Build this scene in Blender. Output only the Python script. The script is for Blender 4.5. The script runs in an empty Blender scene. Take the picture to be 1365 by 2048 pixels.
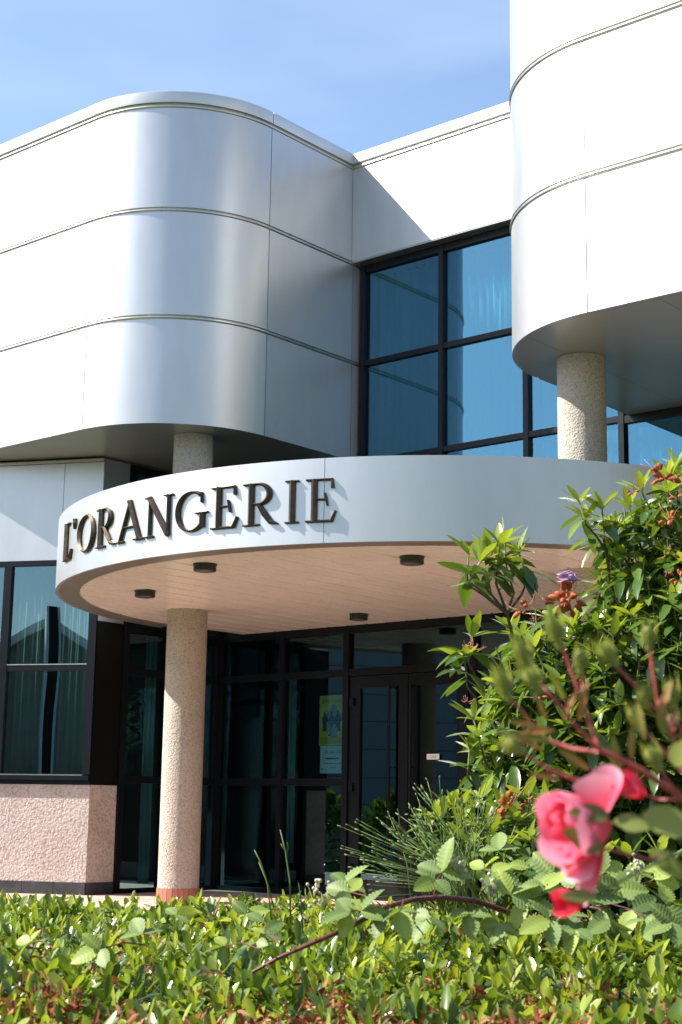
import bpy, math, random
import numpy as np
from mathutils import Vector, Matrix
rng = np.random.default_rng(7); random.seed(7)
S = bpy.context.scene
COL = S.collection
# ------------------------------------------------------------------ camera
F, PITCH, ROLL, EYE = 3020.0, 0.192592, -0.0152537, 1.05      # focal length in pixels of a 1365 px wide picture
cp, sp, cr, sr = math.cos(PITCH), math.sin(PITCH), math.cos(ROLL), math.sin(ROLL)
FW = np.array([0, cp, sp]); R0 = np.array([1, 0, 0.]); U0 = np.array([0, -sp, cp])
RT = cr*R0 - sr*U0; UP = cr*U0 + sr*R0
cam = bpy.data.cameras.new('camera'); cam_o = bpy.data.objects.new('camera', cam); COL.objects.link(cam_o)
cam.sensor_fit = 'HORIZONTAL'; cam.sensor_width = 36; cam.lens = F/1365*36
cam.clip_start = .05; cam.clip_end = 3000
m = Matrix.Identity(4)
for i in range(3):
    m[i][0] = RT[i]; m[i][1] = UP[i]; m[i][2] = -FW[i]
m[2][3] = EYE
cam_o.matrix_world = m
cam.dof.use_dof = True; cam.dof.focus_distance = 9.0; cam.dof.aperture_fstop = 19.0
S.camera = cam_o
# ------------------------------------------------------------------ sky and sun
SUN_EL = math.radians(41.8)
w = bpy.data.worlds.new('World'); S.world = w; w.use_nodes = True
nt = w.node_tree; bg = nt.nodes['Background']
sky = nt.nodes.new('ShaderNodeTexSky'); sky.sky_type = 'NISHITA'; sky.sun_disc = False
sky.sun_elevation = SUN_EL; sky.sun_rotation = math.radians(-90)
sky.air_density = 1.0; sky.dust_density = 1.0; sky.ozone_density = 1.2
bg.inputs[1].default_value = 0.11
# thin high cloud, the same all round the sky
tcw = nt.nodes.new('ShaderNodeTexCoord'); mpw = nt.nodes.new('ShaderNodeMapping'); mpw.inputs['Scale'].default_value = (1.2, 3.0, 4.0)
mpw.inputs['Rotation'].default_value = (.3, .5, .2)
nzw = nt.nodes.new('ShaderNodeTexNoise'); nzw.inputs['Scale'].default_value = 1.6; nzw.inputs['Detail'].default_value = 4; nzw.inputs['Roughness'].default_value = .45
rpw = nt.nodes.new('ShaderNodeValToRGB'); rpw.color_ramp.elements[0].position = .40; rpw.color_ramp.elements[1].position = .88
rpw.color_ramp.elements[1].color = (.30, .30, .30, 1)
mxw = nt.nodes.new('ShaderNodeMixRGB'); mxw.inputs[2].default_value = (7.5, 8.2, 9.2, 1)
nt.links.new(tcw.outputs['Generated'], mpw.inputs[0]); nt.links.new(mpw.outputs[0], nzw.inputs['Vector'])
nt.links.new(nzw.outputs['Fac'], rpw.inputs[0]); nt.links.new(rpw.outputs[0], mxw.inputs[0])
nt.links.new(sky.outputs[0], mxw.inputs[1]); nt.links.new(mxw.outputs[0], bg.inputs[0])
sun = bpy.data.lights.new('sun', 'SUN'); sun.energy = 5.0; sun.angle = math.radians(.53); sun.color = (1, .955, .88)
sun_o = bpy.data.objects.new('sun', sun); COL.objects.link(sun_o)
SDIR = Vector((-math.cos(SUN_EL), .003, math.sin(SUN_EL)))
sun_o.rotation_euler = SDIR.to_track_quat('Z', 'Y').to_euler(); sun_o.location = (-20, 5, 25)
S.view_settings.view_transform = 'Standard'; S.view_settings.look = 'None'
S.view_settings.exposure = 1.3; S.view_settings.gamma = 1; S.view_settings.use_curve_mapping = False
# ------------------------------------------------------------------ helpers
ANG = math.radians(40.3); OX, OY = -1.70605, 16.8658          # facade axes: u to the right along the front, v into the building
UX, UY, VX, VY = math.cos(ANG), -math.sin(ANG), math.sin(ANG), math.cos(ANG)
def W(u, v, z=0): return Vector((OX+u*UX+v*VX, OY+u*UY+v*VY, z))
def ray(px, py): return (px-682.5)*RT + (1024-py)*UP + F*FW
def at(px, py, y):                       # the point seen at a pixel of the photograph, y metres ahead
    d = ray(px, py); return np.array([0, 0, EYE]) + d*(y/d[1])
def mesh(name, verts, faces, mat=None, smooth=False):
    me = bpy.data.meshes.new(name); me.from_pydata([tuple(map(float, v)) for v in verts], [], faces)
    if mat: me.materials.append(mat)
    if smooth: me.polygons.foreach_set('use_smooth', [True]*len(me.polygons))
    me.update(); return me
def tag(o, label=None, cat=None, group=None, kind=None):
    if label: o['label'] = label
    if cat: o['category'] = cat
    if group: o['group'] = group
    if kind: o['kind'] = kind
    return o
def link(name, me, parent=None, loc=None, rz=None):
    o = bpy.data.objects.new(name, me); COL.objects.link(o)
    if parent is not None: o.parent = parent
    if loc is not None: o.location = loc
    if rz is not None: o.rotation_euler = (0, 0, rz)
    return o
def empty(name, loc, rz=0, **k):
    o = link(name, None, None, loc, rz); o.empty_display_size = .2; return tag(o, **k)
class MB:
    def __init__(s): s.v = []; s.f = []
    def add(s, vs, fs):
        n = len(s.v); s.v += [tuple(v) for v in vs]; s.f += [tuple(i+n for i in f) for f in fs]; return s
    def box(s, a, b):
        x0, y0, z0 = a; x1, y1, z1 = b
        return s.add([(x0,y0,z0),(x1,y0,z0),(x1,y1,z0),(x0,y1,z0),(x0,y0,z1),(x1,y0,z1),(x1,y1,z1),(x0,y1,z1)],
                     [(0,3,2,1),(4,5,6,7),(0,1,5,4),(1,2,6,5),(2,3,7,6),(3,0,4,7)])
    def prism(s, pts, z0, z1):            # pts counter-clockwise in plan
        n = len(pts)
        vs = [(x, y, z0) for x, y in pts]+[(x, y, z1) for x, y in pts]
        fs = [(i, (i+1) % n, n+(i+1) % n, n+i) for i in range(n)]+[tuple(range(n))[::-1], tuple(range(n, 2*n))]
        return s.add(vs, fs)
    def sweep(s, path, prof, closed=False, cap=True):   # path: (x,y,nx,ny); prof: (offset outward, z)
        k = len(prof); vs = [(x+o*nx, y+o*ny, z) for x, y, nx, ny in path for o, z in prof]; n = len(path); fs = []
        for i in range(n if closed else n-1):
            j = (i+1) % n
            for a in range(k):
                b = (a+1) % k
                fs.append((i*k+a, j*k+a, j*k+b, i*k+b))
        if cap and not closed: fs += [tuple(range(k)), tuple((n-1)*k+a for a in range(k))[::-1]]
        return s.add(vs, fs)
    def tube(s, pts, rad, sides=6):
        pts = [np.array(p, float) for p in pts]; n = len(pts); rad = rad if hasattr(rad, '__len__') else [rad]*n
        vs = []; ref = np.array([.31, .2, .93])
        for i, p in enumerate(pts):
            t = pts[min(i+1, n-1)]-pts[max(i-1, 0)]; t = t/(np.linalg.norm(t)+1e-9)
            a = np.cross(t, ref); a /= np.linalg.norm(a)+1e-9; b = np.cross(t, a)
            for k in range(sides):
                q = 2*math.pi*k/sides; vs.append(p+rad[i]*(math.cos(q)*a+math.sin(q)*b))
        fs = [(i*sides+k, i*sides+(k+1) % sides, (i+1)*sides+(k+1) % sides, (i+1)*sides+k) for i in range(n-1) for k in range(sides)]
        fs += [tuple(range(sides))[::-1], tuple((n-1)*sides+k for k in range(sides))]
        return s.add(vs, fs)
    def lathe(s, prof, seg=32, c=(0, 0)):  # prof: (r,z) bottom to top
        k = len(prof); vs = [(c[0]+r*math.cos(2*math.pi*i/seg), c[1]+r*math.sin(2*math.pi*i/seg), z) for i in range(seg) for r, z in prof]
        fs = [(i*k+a, ((i+1) % seg)*k+a, ((i+1) % seg)*k+a+1, i*k+a+1) for i in range(seg) for a in range(k-1)]
        fs += [tuple(i*k for i in range(seg))[::-1], tuple(i*k+k-1 for i in range(seg))]
        return s.add(vs, fs)
    def mesh(s, name, mat, smooth=False): return mesh(name, s.v, s.f, mat, smooth)
    def obj(s, name, mat, parent=None, smooth=False, **k):
        o = link(name, s.mesh(name, mat, smooth), parent); return tag(o, **k)
def autosmooth(o, deg=35):
    me = o.data; me.polygons.foreach_set('use_smooth', [True]*len(me.polygons))
    try: me.set_sharp_from_angle(angle=math.radians(deg))
    except Exception: pass
    return o
# ------------------------------------------------------------------ materials
def nodes(name):
    m_ = bpy.data.materials.new(name); m_.use_nodes = True; n = m_.node_tree
    return m_, n, n.nodes['Principled BSDF']
def N(n, t, **k):
    x = n.nodes.new(t)
    for a, b in k.items():
        if a in x.inputs: x.inputs[a].default_value = b
        else: setattr(x, a, b)
    return x
def coord(n, scale=(1, 1, 1)):
    tc = N(n, 'ShaderNodeTexCoord'); mp = N(n, 'ShaderNodeMapping'); mp.inputs['Scale'].default_value = scale
    n.links.new(tc.outputs['Object'], mp.inputs[0]); return mp.outputs[0]
def ramp(n, fac, stops):
    r = N(n, 'ShaderNodeValToRGB'); el = r.color_ramp.elements
    while len(el) < len(stops): el.new(.5)
    for e, (p, c) in zip(el, stops): e.position = p; e.color = (*c, 1)
    n.links.new(fac, r.inputs[0]); return r.outputs[0]
def plain(name, col, rough=.5, metal=0, var=.12, scale=6, bump=0, bscale=60, spec=.5, stretch=(1, 1, 1), rvar=.08):
    m_, n, p = nodes(name); c = coord(n, stretch)
    nz = N(n, 'ShaderNodeTexNoise', Scale=scale, Detail=5, Roughness=.6); n.links.new(c, nz.inputs['Vector'])
    lo = tuple(x*(1-var) for x in col); hi = tuple(min(1, x*(1+var)) for x in col)
    n.links.new(ramp(n, nz.outputs['Fac'], [(.3, lo), (.7, hi)]), p.inputs['Base Color'])
    mr = N(n, 'ShaderNodeMapRange'); mr.inputs[3].default_value = max(.02, rough-rvar); mr.inputs[4].default_value = rough+rvar
    n.links.new(nz.outputs['Fac'], mr.inputs[0]); n.links.new(mr.outputs[0], p.inputs['Roughness'])
    p.inputs['Metallic'].default_value = metal; p.inputs['Specular IOR Level'].default_value = spec
    if bump:
        b = N(n, 'ShaderNodeBump', Strength=1, Distance=bump); nb = N(n, 'ShaderNodeTexNoise', Scale=bscale, Detail=4)
        n.links.new(c, nb.inputs['Vector']); n.links.new(nb.outputs['Fac'], b.inputs['Height']); n.links.new(b.outputs[0], p.inputs['Normal'])
    return m_
ALU = plain('silver_cladding', (.50, .505, .51), .37, .72, .05, 3.5, .0012, 1.3, stretch=(1, 1, .3), rvar=.03)
ALU_SOFFIT = plain('silver_soffit_sheet', (.46, .45, .42), .30, .6, .03, 1.2, rvar=.03)
BEAD = plain('aluminium_bead', (.50, .48, .43), .30, .9, .06, 9)
GAP = plain('dark_joint', (.03, .032, .034), .7)
FRAME = plain('dark_window_frame', (.0065, .008, .0105), .35, 0, .1, 8, spec=.2)
BLACKP = plain('black_panel', (.004, .0045, .005), .4, 0, .1, 5, spec=.25)
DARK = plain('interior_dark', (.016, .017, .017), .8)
RIM = plain('canopy_rim_sheet', (.27, .24, .215), .35, .4, .05, 2)
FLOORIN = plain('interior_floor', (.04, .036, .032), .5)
SOFFIT = plain('pink_beige_lining', (.86, .77, .70), .22, 0, .03, 2, rvar=.03)
TERRA = plain('terracotta_tile', (.36, .135, .085), .55, 0, .18, 7, .0015, 80)
SLATE = plain('black_slate_tile', (.035, .037, .042), .42, 0, .35, 9, .0015, 40)
PAVE = plain('pink_paving', (.48, .315, .255), .75, 0, .15, 5, .001, 120)
LAWN = plain('lawn', (.06, .10, .03), .9, 0, .35, 2, .01, 60)
BRONZE = plain('bronze_letter', (.085, .062, .042), .42, .85, .3, 25)
LAMPM = plain('dark_lamp_housing', (.02, .03, .026), .4, .3)
CURT = plain('curtain_fabric', (.36, .41, .38), .9, 0, .22, 2.5, stretch=(4, 4, .05))
PAPER = plain('paper', (.88, .89, .88), .7, 0, .02)
INK = plain('black_ink', (.02, .02, .025), .7)
STEEL = plain('steel', (.75, .75, .75), .3, .9)
WHITE = plain('white_paint', (.78, .78, .76), .5, 0, .05)
def stucco(name, col, grain):
    m_, n, p = nodes(name); c = coord(n)
    w1 = N(n, 'ShaderNodeTexNoise', Scale=grain, Detail=3, Roughness=.55, Distortion=.3); n.links.new(c, w1.inputs['Vector'])
    vo = N(n, 'ShaderNodeTexVoronoi', Scale=grain*1.1); n.links.new(c, vo.inputs['Vector'])
    mx = N(n, 'ShaderNodeMath', operation='MULTIPLY_ADD'); mx.inputs[1].default_value = -.35
    n.links.new(vo.outputs['Distance'], mx.inputs[0]); n.links.new(w1.outputs['Fac'], mx.inputs[2])
    big = N(n, 'ShaderNodeTexNoise', Scale=2.2, Detail=4); n.links.new(c, big.inputs['Vector'])
    col1 = ramp(n, mx.outputs[0], [(.12, tuple(x*.70 for x in col)), (.34, col), (.55, tuple(min(1, x*1.1) for x in col))])
    dirt = ramp(n, big.outputs['Fac'], [(.35, (.88, .86, .84)), (.65, (1, 1, 1))])
    mul = N(n, 'ShaderNodeMixRGB', blend_type='MULTIPLY'); mul.inputs[0].default_value = 1
    n.links.new(col1, mul.inputs[1]); n.links.new(dirt, mul.inputs[2]); n.links.new(mul.outputs[0], p.inputs['Base Color'])
    p.inputs['Roughness'].default_value = .85; p.inputs['Specular IOR Level'].default_value = .25
    b = N(n, 'ShaderNodeBump', Strength=1.0, Distance=.012); n.links.new(mx.outputs[0], b.inputs['Height']); n.links.new(b.outputs[0], p.inputs['Normal'])
    return m_
STUCCO = stucco('wall_roughcast', (.50, .43, .395), 34)
COLSTUC = stucco('column_roughcast', (.46, .41, .35), 52)
def glass(name, tint, refl, rcol):
    m_, n, p = nodes(name); n.nodes.remove(p); out = n.nodes['Material Output']
    tr = N(n, 'ShaderNodeBsdfTransparent'); tr.inputs[0].default_value = (*tint, 1)
    gl = N(n, 'ShaderNodeBsdfGlossy'); gl.inputs['Color'].default_value = (*rcol, 1); gl.inputs['Roughness'].default_value = .0
    fr = N(n, 'ShaderNodeLayerWeight'); fr.inputs[0].default_value = .5
    mr = N(n, 'ShaderNodeMapRange'); mr.inputs[3].default_value = refl; mr.inputs[4].default_value = 1
    mx = N(n, 'ShaderNodeMixShader')
    pw = N(n, 'ShaderNodeMath', operation='POWER'); pw.inputs[1].default_value = 5; n.links.new(fr.outputs['Facing'], pw.inputs[0]); n.links.new(pw.outputs[0], mr.inputs[0]); n.links.new(mr.outputs[0], mx.inputs[0])
    n.links.new(tr.outputs[0], mx.inputs[1]); n.links.new(gl.outputs[0], mx.inputs[2])
    c = coord(n, (1, 1, .6)); nz = N(n, 'ShaderNodeTexNoise', Scale=.9, Detail=1); n.links.new(c, nz.inputs['Vector'])
    b = N(n, 'ShaderNodeBump', Strength=.2, Distance=.012); n.links.new(nz.outputs['Fac'], b.inputs['Height']); n.links.new(b.outputs[0], gl.inputs['Normal'])
    n.links.new(mx.outputs[0], out.inputs[0]); return m_
GLASS = glass('solar_glass', (.34, .56, .64), .175, (.36, .78, 1.0))
GLASS_W = glass('window_glass', (.38, .54, .54), .15, (.62, .86, .95))
GLASS_E = glass('entrance_glass', (.50, .68, .72), .075, (.60, .88, 1.0))
def leafmat(name, dark, mid, light, trans=.35, rough=.32, spec=.5, tcol=1.25, tmul=None):
    m_, n, p = nodes(name); out = n.nodes['Material Output']
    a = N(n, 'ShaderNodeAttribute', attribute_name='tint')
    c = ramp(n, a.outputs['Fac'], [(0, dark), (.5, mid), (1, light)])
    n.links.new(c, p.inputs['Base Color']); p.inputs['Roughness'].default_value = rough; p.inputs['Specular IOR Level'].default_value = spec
    t = N(n, 'ShaderNodeBsdfTranslucent'); g = N(n, 'ShaderNodeMixRGB', blend_type='MULTIPLY'); g.inputs[0].default_value = 1
    g.inputs[2].default_value = (*(tmul or (1.25*tcol, 1.15*tcol, .55)), 1); n.links.new(c, g.inputs[1]); n.links.new(g.outputs[0], t.inputs[0])
    mx = N(n, 'ShaderNodeMixShader'); mx.inputs[0].default_value = trans
    n.links.new(p.outputs[0], mx.inputs[1]); n.links.new(t.outputs[0], mx.inputs[2]); n.links.new(mx.outputs[0], out.inputs[0])
    return m_
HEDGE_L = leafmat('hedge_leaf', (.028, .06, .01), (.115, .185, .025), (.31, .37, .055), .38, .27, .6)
RHODO_L = leafmat('rhododendron_leaf', (.02, .05, .014), (.075, .14, .026), (.28, .35, .05), .32, .28, .6)
BRAMBLE_L = leafmat('bramble_leaf', (.09, .15, .04), (.19, .265, .085), (.30, .38, .08), .35, .5, .3)
ROSE_L = leafmat('rose_leaf', (.07, .09, .025), (.17, .20, .05), (.25, .28, .075), .35, .4, .4)
BROOM = leafmat('broom_stem', (.055, .10, .022), (.10, .16, .035), (.20, .25, .08), .15, .5, .3)
BROWN_L = leafmat('withered_leaf', (.13, .035, .015), (.28, .085, .035), (.45, .25, .14), .2, .7, .2, .7)
WITHER = leafmat('withered_flower', (.25, .06, .03), (.48, .13, .05), (.62, .30, .24), .3, .6, .2, .8)
LILAC = leafmat('lilac_petal', (.62, .36, .58), (.76, .50, .72), (.88, .72, .86), .35, .6, .2, tmul=(.9, .8, .95))
PETAL = leafmat('rose_petal', (.62, .015, .035), (.82, .12, .21), (.90, .44, .55), .32, .5, .3, tmul=(1, .75, .85))
YOUNG_L = leafmat('young_rose_leaf', (.26, .09, .03), (.30, .17, .05), (.24, .26, .06), .35, .5, .3, .9)
BARK = plain('bark', (.10, .065, .04), .85, 0, .3, 20, .002, 60)
STEMG = plain('green_stem', (.12, .15, .04), .55, 0, .25, 30)
ROSE_S = plain('rose_stem', (.30, .05, .04), .5, 0, .3, 60)
STEMR = plain('red_cane', (.105, .022, .018), .5, 0, .3, 25, .0008, 200)
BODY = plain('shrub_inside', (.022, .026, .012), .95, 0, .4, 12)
TWIGM = plain('twiggy_brown', (.06, .028, .014), .95, 0, .6, 18, .01, 60)
# ------------------------------------------------------------------ ground and terrace
g = MB(); g.add([(-400, -300, -.45), (400, -300, -.45), (400, 600, -.45), (-400, 600, -.45)], [(0, 1, 2, 3)])
tag(g.obj('ground', LAWN), kind='structure')
ter = MB(); ter.prism([(-12, -3.4), (14, -3.4), (14, 2.3), (-12, 2.3)], -.44, -.025)
terr = ter.obj('terrace', GAP, kind='structure'); terr.location = (OX, OY, 0); terr.rotation_euler = (0, 0, -ANG)
tile = MB().box((-.146, -.146, -.03), (.146, .146, 0)).mesh('paving_tile', PAVE)
cells = []
for i in range(-40, 46):
    for j in range(-11, 8):
        u, v = i*.3+.15, j*.3+.0
        if v < -3.2 or v > 2.1: continue
        seen = -2.6 < u < 3.3 and -1.25 < v < 2.2
        cells.append((u, v, seen))
near = [c for c in cells if c[2]][:300]; ns = set(near)
for u, v, s_ in near: link('paving_tile', tile, terr, (u, v, random.uniform(-.002, .0015)))
rest = MB()
for c in cells:
    if c in ns: continue
    u, v, _ = c; rest.box((u-.146, v-.146, -.03), (u+.146, v+.146, 0))
rest.obj('paving', PAVE, terr, kind='stuff')
# ------------------------------------------------------------------ the building
B = empty('building', (OX, OY, 0), -ANG, label='silver clad building with rounded overhanging wings and a round entrance canopy', cat='building')
T0, TIERS, TOP = 5.19, [5.19, 6.425, 7.705, 8.975], 9.155
def arcpts(cu, cv, r, a0, a1, n):       # (u,v,nu,nv); angle from the -v axis towards +u
    return [(cu+r*math.sin(a), cv-r*math.cos(a), math.sin(a), -math.cos(a)) for a in np.linspace(a0, a1, n)]
def strip_panel(path, z0, z1, th=.028, g=.004):
    return MB().sweep(path, [(-.01, z0), (th, z0), (th, z1), (-.01, z1)])
def trim(path, a, b):                    # shorten a straight path at its ends
    (x0, y0, nx, ny), (x1, y1, _, _) = path[0], path[-1]; L = math.hypot(x1-x0, y1-y0); dx, dy = (x1-x0)/L, (y1-y0)/L
    return [(x0+dx*a, y0+dy*a, nx, ny), (x1-dx*b, y1-dy*b, nx, ny)]
BEADP = [(-.004, -.024), (.030, -.026), (.040, -.019), (.043, -.008), (.040, .004), (.031, .010), (.031, .013), (.038, .016), (.042, .022), (.038, .029), (.028, .032), (-.004, .032)]
def clad_wing(name, label, runs, core_pts, soffit_parts, top=TOP, tiers=TIERS, z0=T0):
    core = MB().prism(core_pts, z0+.02, top-.02).obj(name, GAP, B, label=label)
    for path, straight in runs:
        n = len(path)
        if straight: pa = trim(path, .005, .005)
        else: pa = path
        if not straight:
            q0, q1 = np.array(path[0]), np.array(path[1]); q2, q3 = np.array(path[-1]), np.array(path[-2]); L_ = np.linalg.norm((q1-q0)[:2])
            pa = [tuple(q0+(q1-q0)*.005/L_)]+path[1:-1]+[tuple(q2+(q3-q2)*.005/L_)]
        for k in range(len(tiers)-1):
            lo = tiers[k]+(.026 if k else 0); hi = tiers[k+1]-.012
            o = strip_panel(pa, lo, hi).obj('cladding_panel', ALU, core)
            if not straight: autosmooth(o, 30)
        for t in tiers[1:]:
            o = MB().sweep(path, [(q, t+z) for q, z in BEADP]).obj('bead_moulding', BEAD, core); autosmooth(o, 50)
        o = MB().sweep(pa, [(-.25, tiers[-1]+.034), (.045, tiers[-1]+.034), (.05, tiers[-1]+.05), (.05, top-.012), (.04, top), (-.25, top)]).obj('coping', ALU, core)
        autosmooth(o, 30)
    for pts in soffit_parts:
        MB().prism(pts, z0+.003, z0+.03).obj('soffit_panel', ALU_SOFFIT, core)
    return core
R_ = 1.43; LU, LV = -.76, .44            # left wing: arc centre; panel faces stand .03 proud
i0 = .03
fr = lambda u0, u1, v: [(u0, v, 0, -1), (u1, v, 0, -1)]
arcL = arcpts(LU, LV, R_, 0, math.pi/2, 25)
runsL = [(fr(-3.3, LU, LV-R_), True), (fr(-5.9, -3.3, LV-R_), True), (fr(-9, -5.9, LV-R_), True), (arcL, False), ([(LU+R_, LV, 1, 0), (LU+R_, 1.975, 1, 0)], True)]
# the two lower tiers of the side run on to the glass behind the fascia band
coreL = [(-9, LV-R_)]+[(a, b) for a, b, _, _ in arcL]+[(LU+R_, 2.6), (-9, 2.6)]
def arc_clip(pts_arc, u0, u1): return [(a, b) for a, b, _, _ in pts_arc if u0-1e-6 <= a <= u1+1e-6]
arcO = arcpts(LU, LV, R_+.028, 0, math.pi/2, 25)
def vfront(u): return LV-R_-.020 if u <= LU else LV-math.sqrt(max(0, (R_+.020)**2-(u-LU)**2))
sofL = []
cuts = [-9, -6.2, -4.8, -3.4, -2.0, -.62, LU+R_+.020]
for a, b in zip(cuts[:-1], cuts[1:]):
    us = np.linspace(a+.002, b-.002, 12 if b > LU else 2)
    sofL.append([(u, vfront(u)) for u in us]+[(us[-1], 2.12), (us[0], 2.12)])
left = clad_wing('left_wing', 'silver clad left wing with rounded corner overhanging the entrance', runsL, coreL, sofL)
for k in range(2):
    lo = TIERS[k]+(.026 if k else 0); hi = TIERS[k+1]-.012
    strip_panel([(LU+R_, 1.979, 1, 0), (LU+R_, 2.135, 1, 0)], lo, hi).obj('cladding_panel', ALU, left)
    MB().sweep([(LU+R_, 1.975, 1, 0), (LU+R_, 2.135, 1, 0)], [(q, TIERS[k+1]+z) for q, z in BEADP]).obj('bead_moulding', BEAD, left)
# right wing
RU, RV, RR = 5.88, .32, 1.40
arcR = arcpts(RU, RV, RR, -math.pi/2, 0, 25)
runsR = [([(RU-RR, 2.13, -1, 0), (RU-RR, RV, -1, 0)], True), (arcR, False), (fr(RU, 8.6, RV-RR), True), (fr(8.6, 11.4, RV-RR), True), (fr(11.4, 14, RV-RR), True)]
coreR = [(RU-RR, 2.6)]+[(a, b) for a, b, _, _ in arcR]+[(14, RV-RR), (14, 2.6)]
def vfrontR(u): return RV-RR-.020 if u >= RU else RV-math.sqrt(max(0, (RR+.020)**2-(u-RU)**2))
sofR = []
cuts = [RU-RR-.020, 5.10, 6.52, 7.94, 9.36, 10.78, 12.2, 14]
for a, b in zip(cuts[:-1], cuts[1:]):
    us = np.linspace(a+.002, b-.002, 14 if a < RU else 2)
    sofR.append([(u, vfrontR(u)) for u in us]+[(us[-1], 2.12), (us[0], 2.12)])
right = clad_wing('right_wing', 'tall silver clad right wing with rounded corner', runsR, coreR, sofR, top=10.42, tiers=TIERS+[10.24])
# fascia band over the recessed glass wall
band = MB().box((LU+R_+.05, 1.99, 7.74), (RU-RR-.04, 2.6, TOP-.02)).obj('fascia_band', GAP, B)
pb = [(LU+R_+.032, 1.975, 0, -1), (RU-RR-.03, 1.975, 0, -1)]
strip_panel(pb, 7.72, TIERS[3]-.015, .028).obj('cladding_panel', ALU, band)
MB().sweep(pb, [(q, TIERS[3]+z) for q, z in BEADP]).obj('bead_moulding', BEAD, band)
MB().sweep(pb, [(-.25, TIERS[3]+.034), (.045, TIERS[3]+.034), (.05, TIERS[3]+.05), (.05, TOP-.012), (.04, TOP), (-.25, TOP)]).obj('coping', ALU, band)
MB().box((LU+R_+.04, 1.955, 7.705), (RU-RR-.035, 2.2, 7.728)).obj('soffit_strip', BEAD, band)
# roof so that nothing looks hollow from above
MB().box((-9, 2.6, 5.2), (14, 9, TOP-.05)).obj('rear_block', DARK, B)
# ------------------------------------------------------------------ recessed glass wall
GV = 2.15
def bar(mb, a, b): mb.box(a, b); return mb
cw = MB().box((.60, GV-.02, 5.14), (14, GV+.05, 5.20)).obj('curtain_wall', FRAME, B, label='dark framed blue glass curtain wall recessed between the wings')
def mull(parent, u, z0, z1, w_=.066, d=.055): MB().box((u-w_/2, GV-d, z0), (u+w_/2, GV+.04, z1)).obj('mullion', FRAME, parent)
def trans(parent, u0, u1, z, h=.066, d=.045): MB().box((u0, GV-d, z-h/2), (u1, GV+.035, z+h/2)).obj('transom', FRAME, parent)
def pane(parent, u0, u1, z0, z1): MB().box((u0, GV-.004, z0), (u1, GV+.004, z1)).obj('pane', GLASS if z0 > 3.5 else GLASS_E, parent)
UM = [.76, 1.965, 3.152, 4.36]
ZT = [3.90, 5.17, 6.43, 7.66]
for u in UM: mull(cw, u, 3.7, 7.70)
for u in (5.56, 6.76, 7.96, 9.16, 10.36): mull(cw, u, 3.2, 5.19)
for a, b in zip(UM[:-1], UM[1:]):
    for z in ZT: trans(cw, a+.033, b-.033, z, .10 if z > 7 else .066)
    for z0, z1 in zip(ZT[:-1], ZT[1:]): pane(cw, a+.02, b-.02, z0+.02, z1-.02)
us = [4.36, 5.56, 6.76, 7.96, 9.16, 10.36]
for a, b in zip(us[:-1], us[1:]):
    trans(cw, a+.033, b-.033, 5.15, .08); trans(cw, a+.033, b-.033, 3.9); pane(cw, a+.02, b-.02, 3.92, 5.12)
# storey above the canopy roof, under the left wing
ul = [-1.56, -.47, .76]
for a, b in zip(ul[:-1], ul[1:]): pane(cw, a+.02, b-.02, 3.92, 5.14); trans(cw, a+.033, b-.033, 3.9)
for u in ul[:2]: mull(cw, u, 3.2, 5.17)
# ------------------------------------------------------------------ entrance: glass, door
en = MB().box((-1.56, GV-.05, 0), (10.4, GV+.05, .055)).obj('entrance_glazing', FRAME, B, label='dark framed entrance glazing under the canopy')
ue = [-1.56, -.475, .57, 2.43, 3.5, 4.6, 5.7, 6.9, 8.1, 9.3, 10.36]
for u in ue: mull(en, u, .056, 3.2, .075 if u != .57 else .085)
for a, b in zip(ue[:-1], ue[1:]):
    trans(en, a+.04, b-.04, 3.15, .11); trans(en, a+.04, b-.04, 2.62, .085)
    pane(en, a+.03, b-.03, 2.66, 3.1)
    if a == .57: continue
    trans(en, a+.04, b-.04, 1.33, .085); pane(en, a+.03, b-.03, 1.37, 2.58); pane(en, a+.03, b-.03, .05, 1.29)
for (u0, u1, g0, g1, hb, lab) in ((.62, 1.495, .78, 1.36, 1.26, 'left door leaf'), (1.505, 2.385, 1.63, 2.19, 1.57, 'right door leaf')):
    d = MB(); y0, y1 = GV-.03, GV+.03; zt, zb = 2.57, .06
    d.box((u0, y0, zb), (g0, y1, zt)); d.box((g1, y0, zb), (u1, y1, zt)); d.box((g0, y0, 2.43), (g1, y1, zt)); d.box((g0, y0, zb), (g1, y1, .22))
    door = d.obj('door', FRAME, B, label='dark glazed '+lab+' of the entrance')
    MB().box((g0-.01, GV-.004, .21), (g1+.01, GV+.004, 2.44)).obj('pane', GLASS_E, door)
    h = MB().tube([(hb, y0-.055, .55), (hb, y0-.055, 2.46)], .019, 10)
    for z in (.62, 1.5, 2.42): h.tube([(hb, y0-.055, z), (hb, y0+.002, z)], .011, 8)
    autosmooth(h.obj('handle', BLACKP, door))
    hx = u0+.05 if u0 < 1 else u1-.05
    for z in (.35, 1.27, 2.27):
        autosmooth(MB().box((hx-.03, y0-.03, z-.045), (hx+.03, y0+.002, z+.045)).obj('hinge', BLACKP, door))
    if u0 > 1:
        lk = MB().box((1.515, y0-.008, .92), (1.545, y0+.002, 1.02)).obj('lock', STEEL, door)
        MB().tube([(1.53, y0-.008, .975), (1.53, y0-.03, .975), (1.49, y0-.035, .972)], .008, 8).obj('thumb_turn', STEEL, door)
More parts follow.
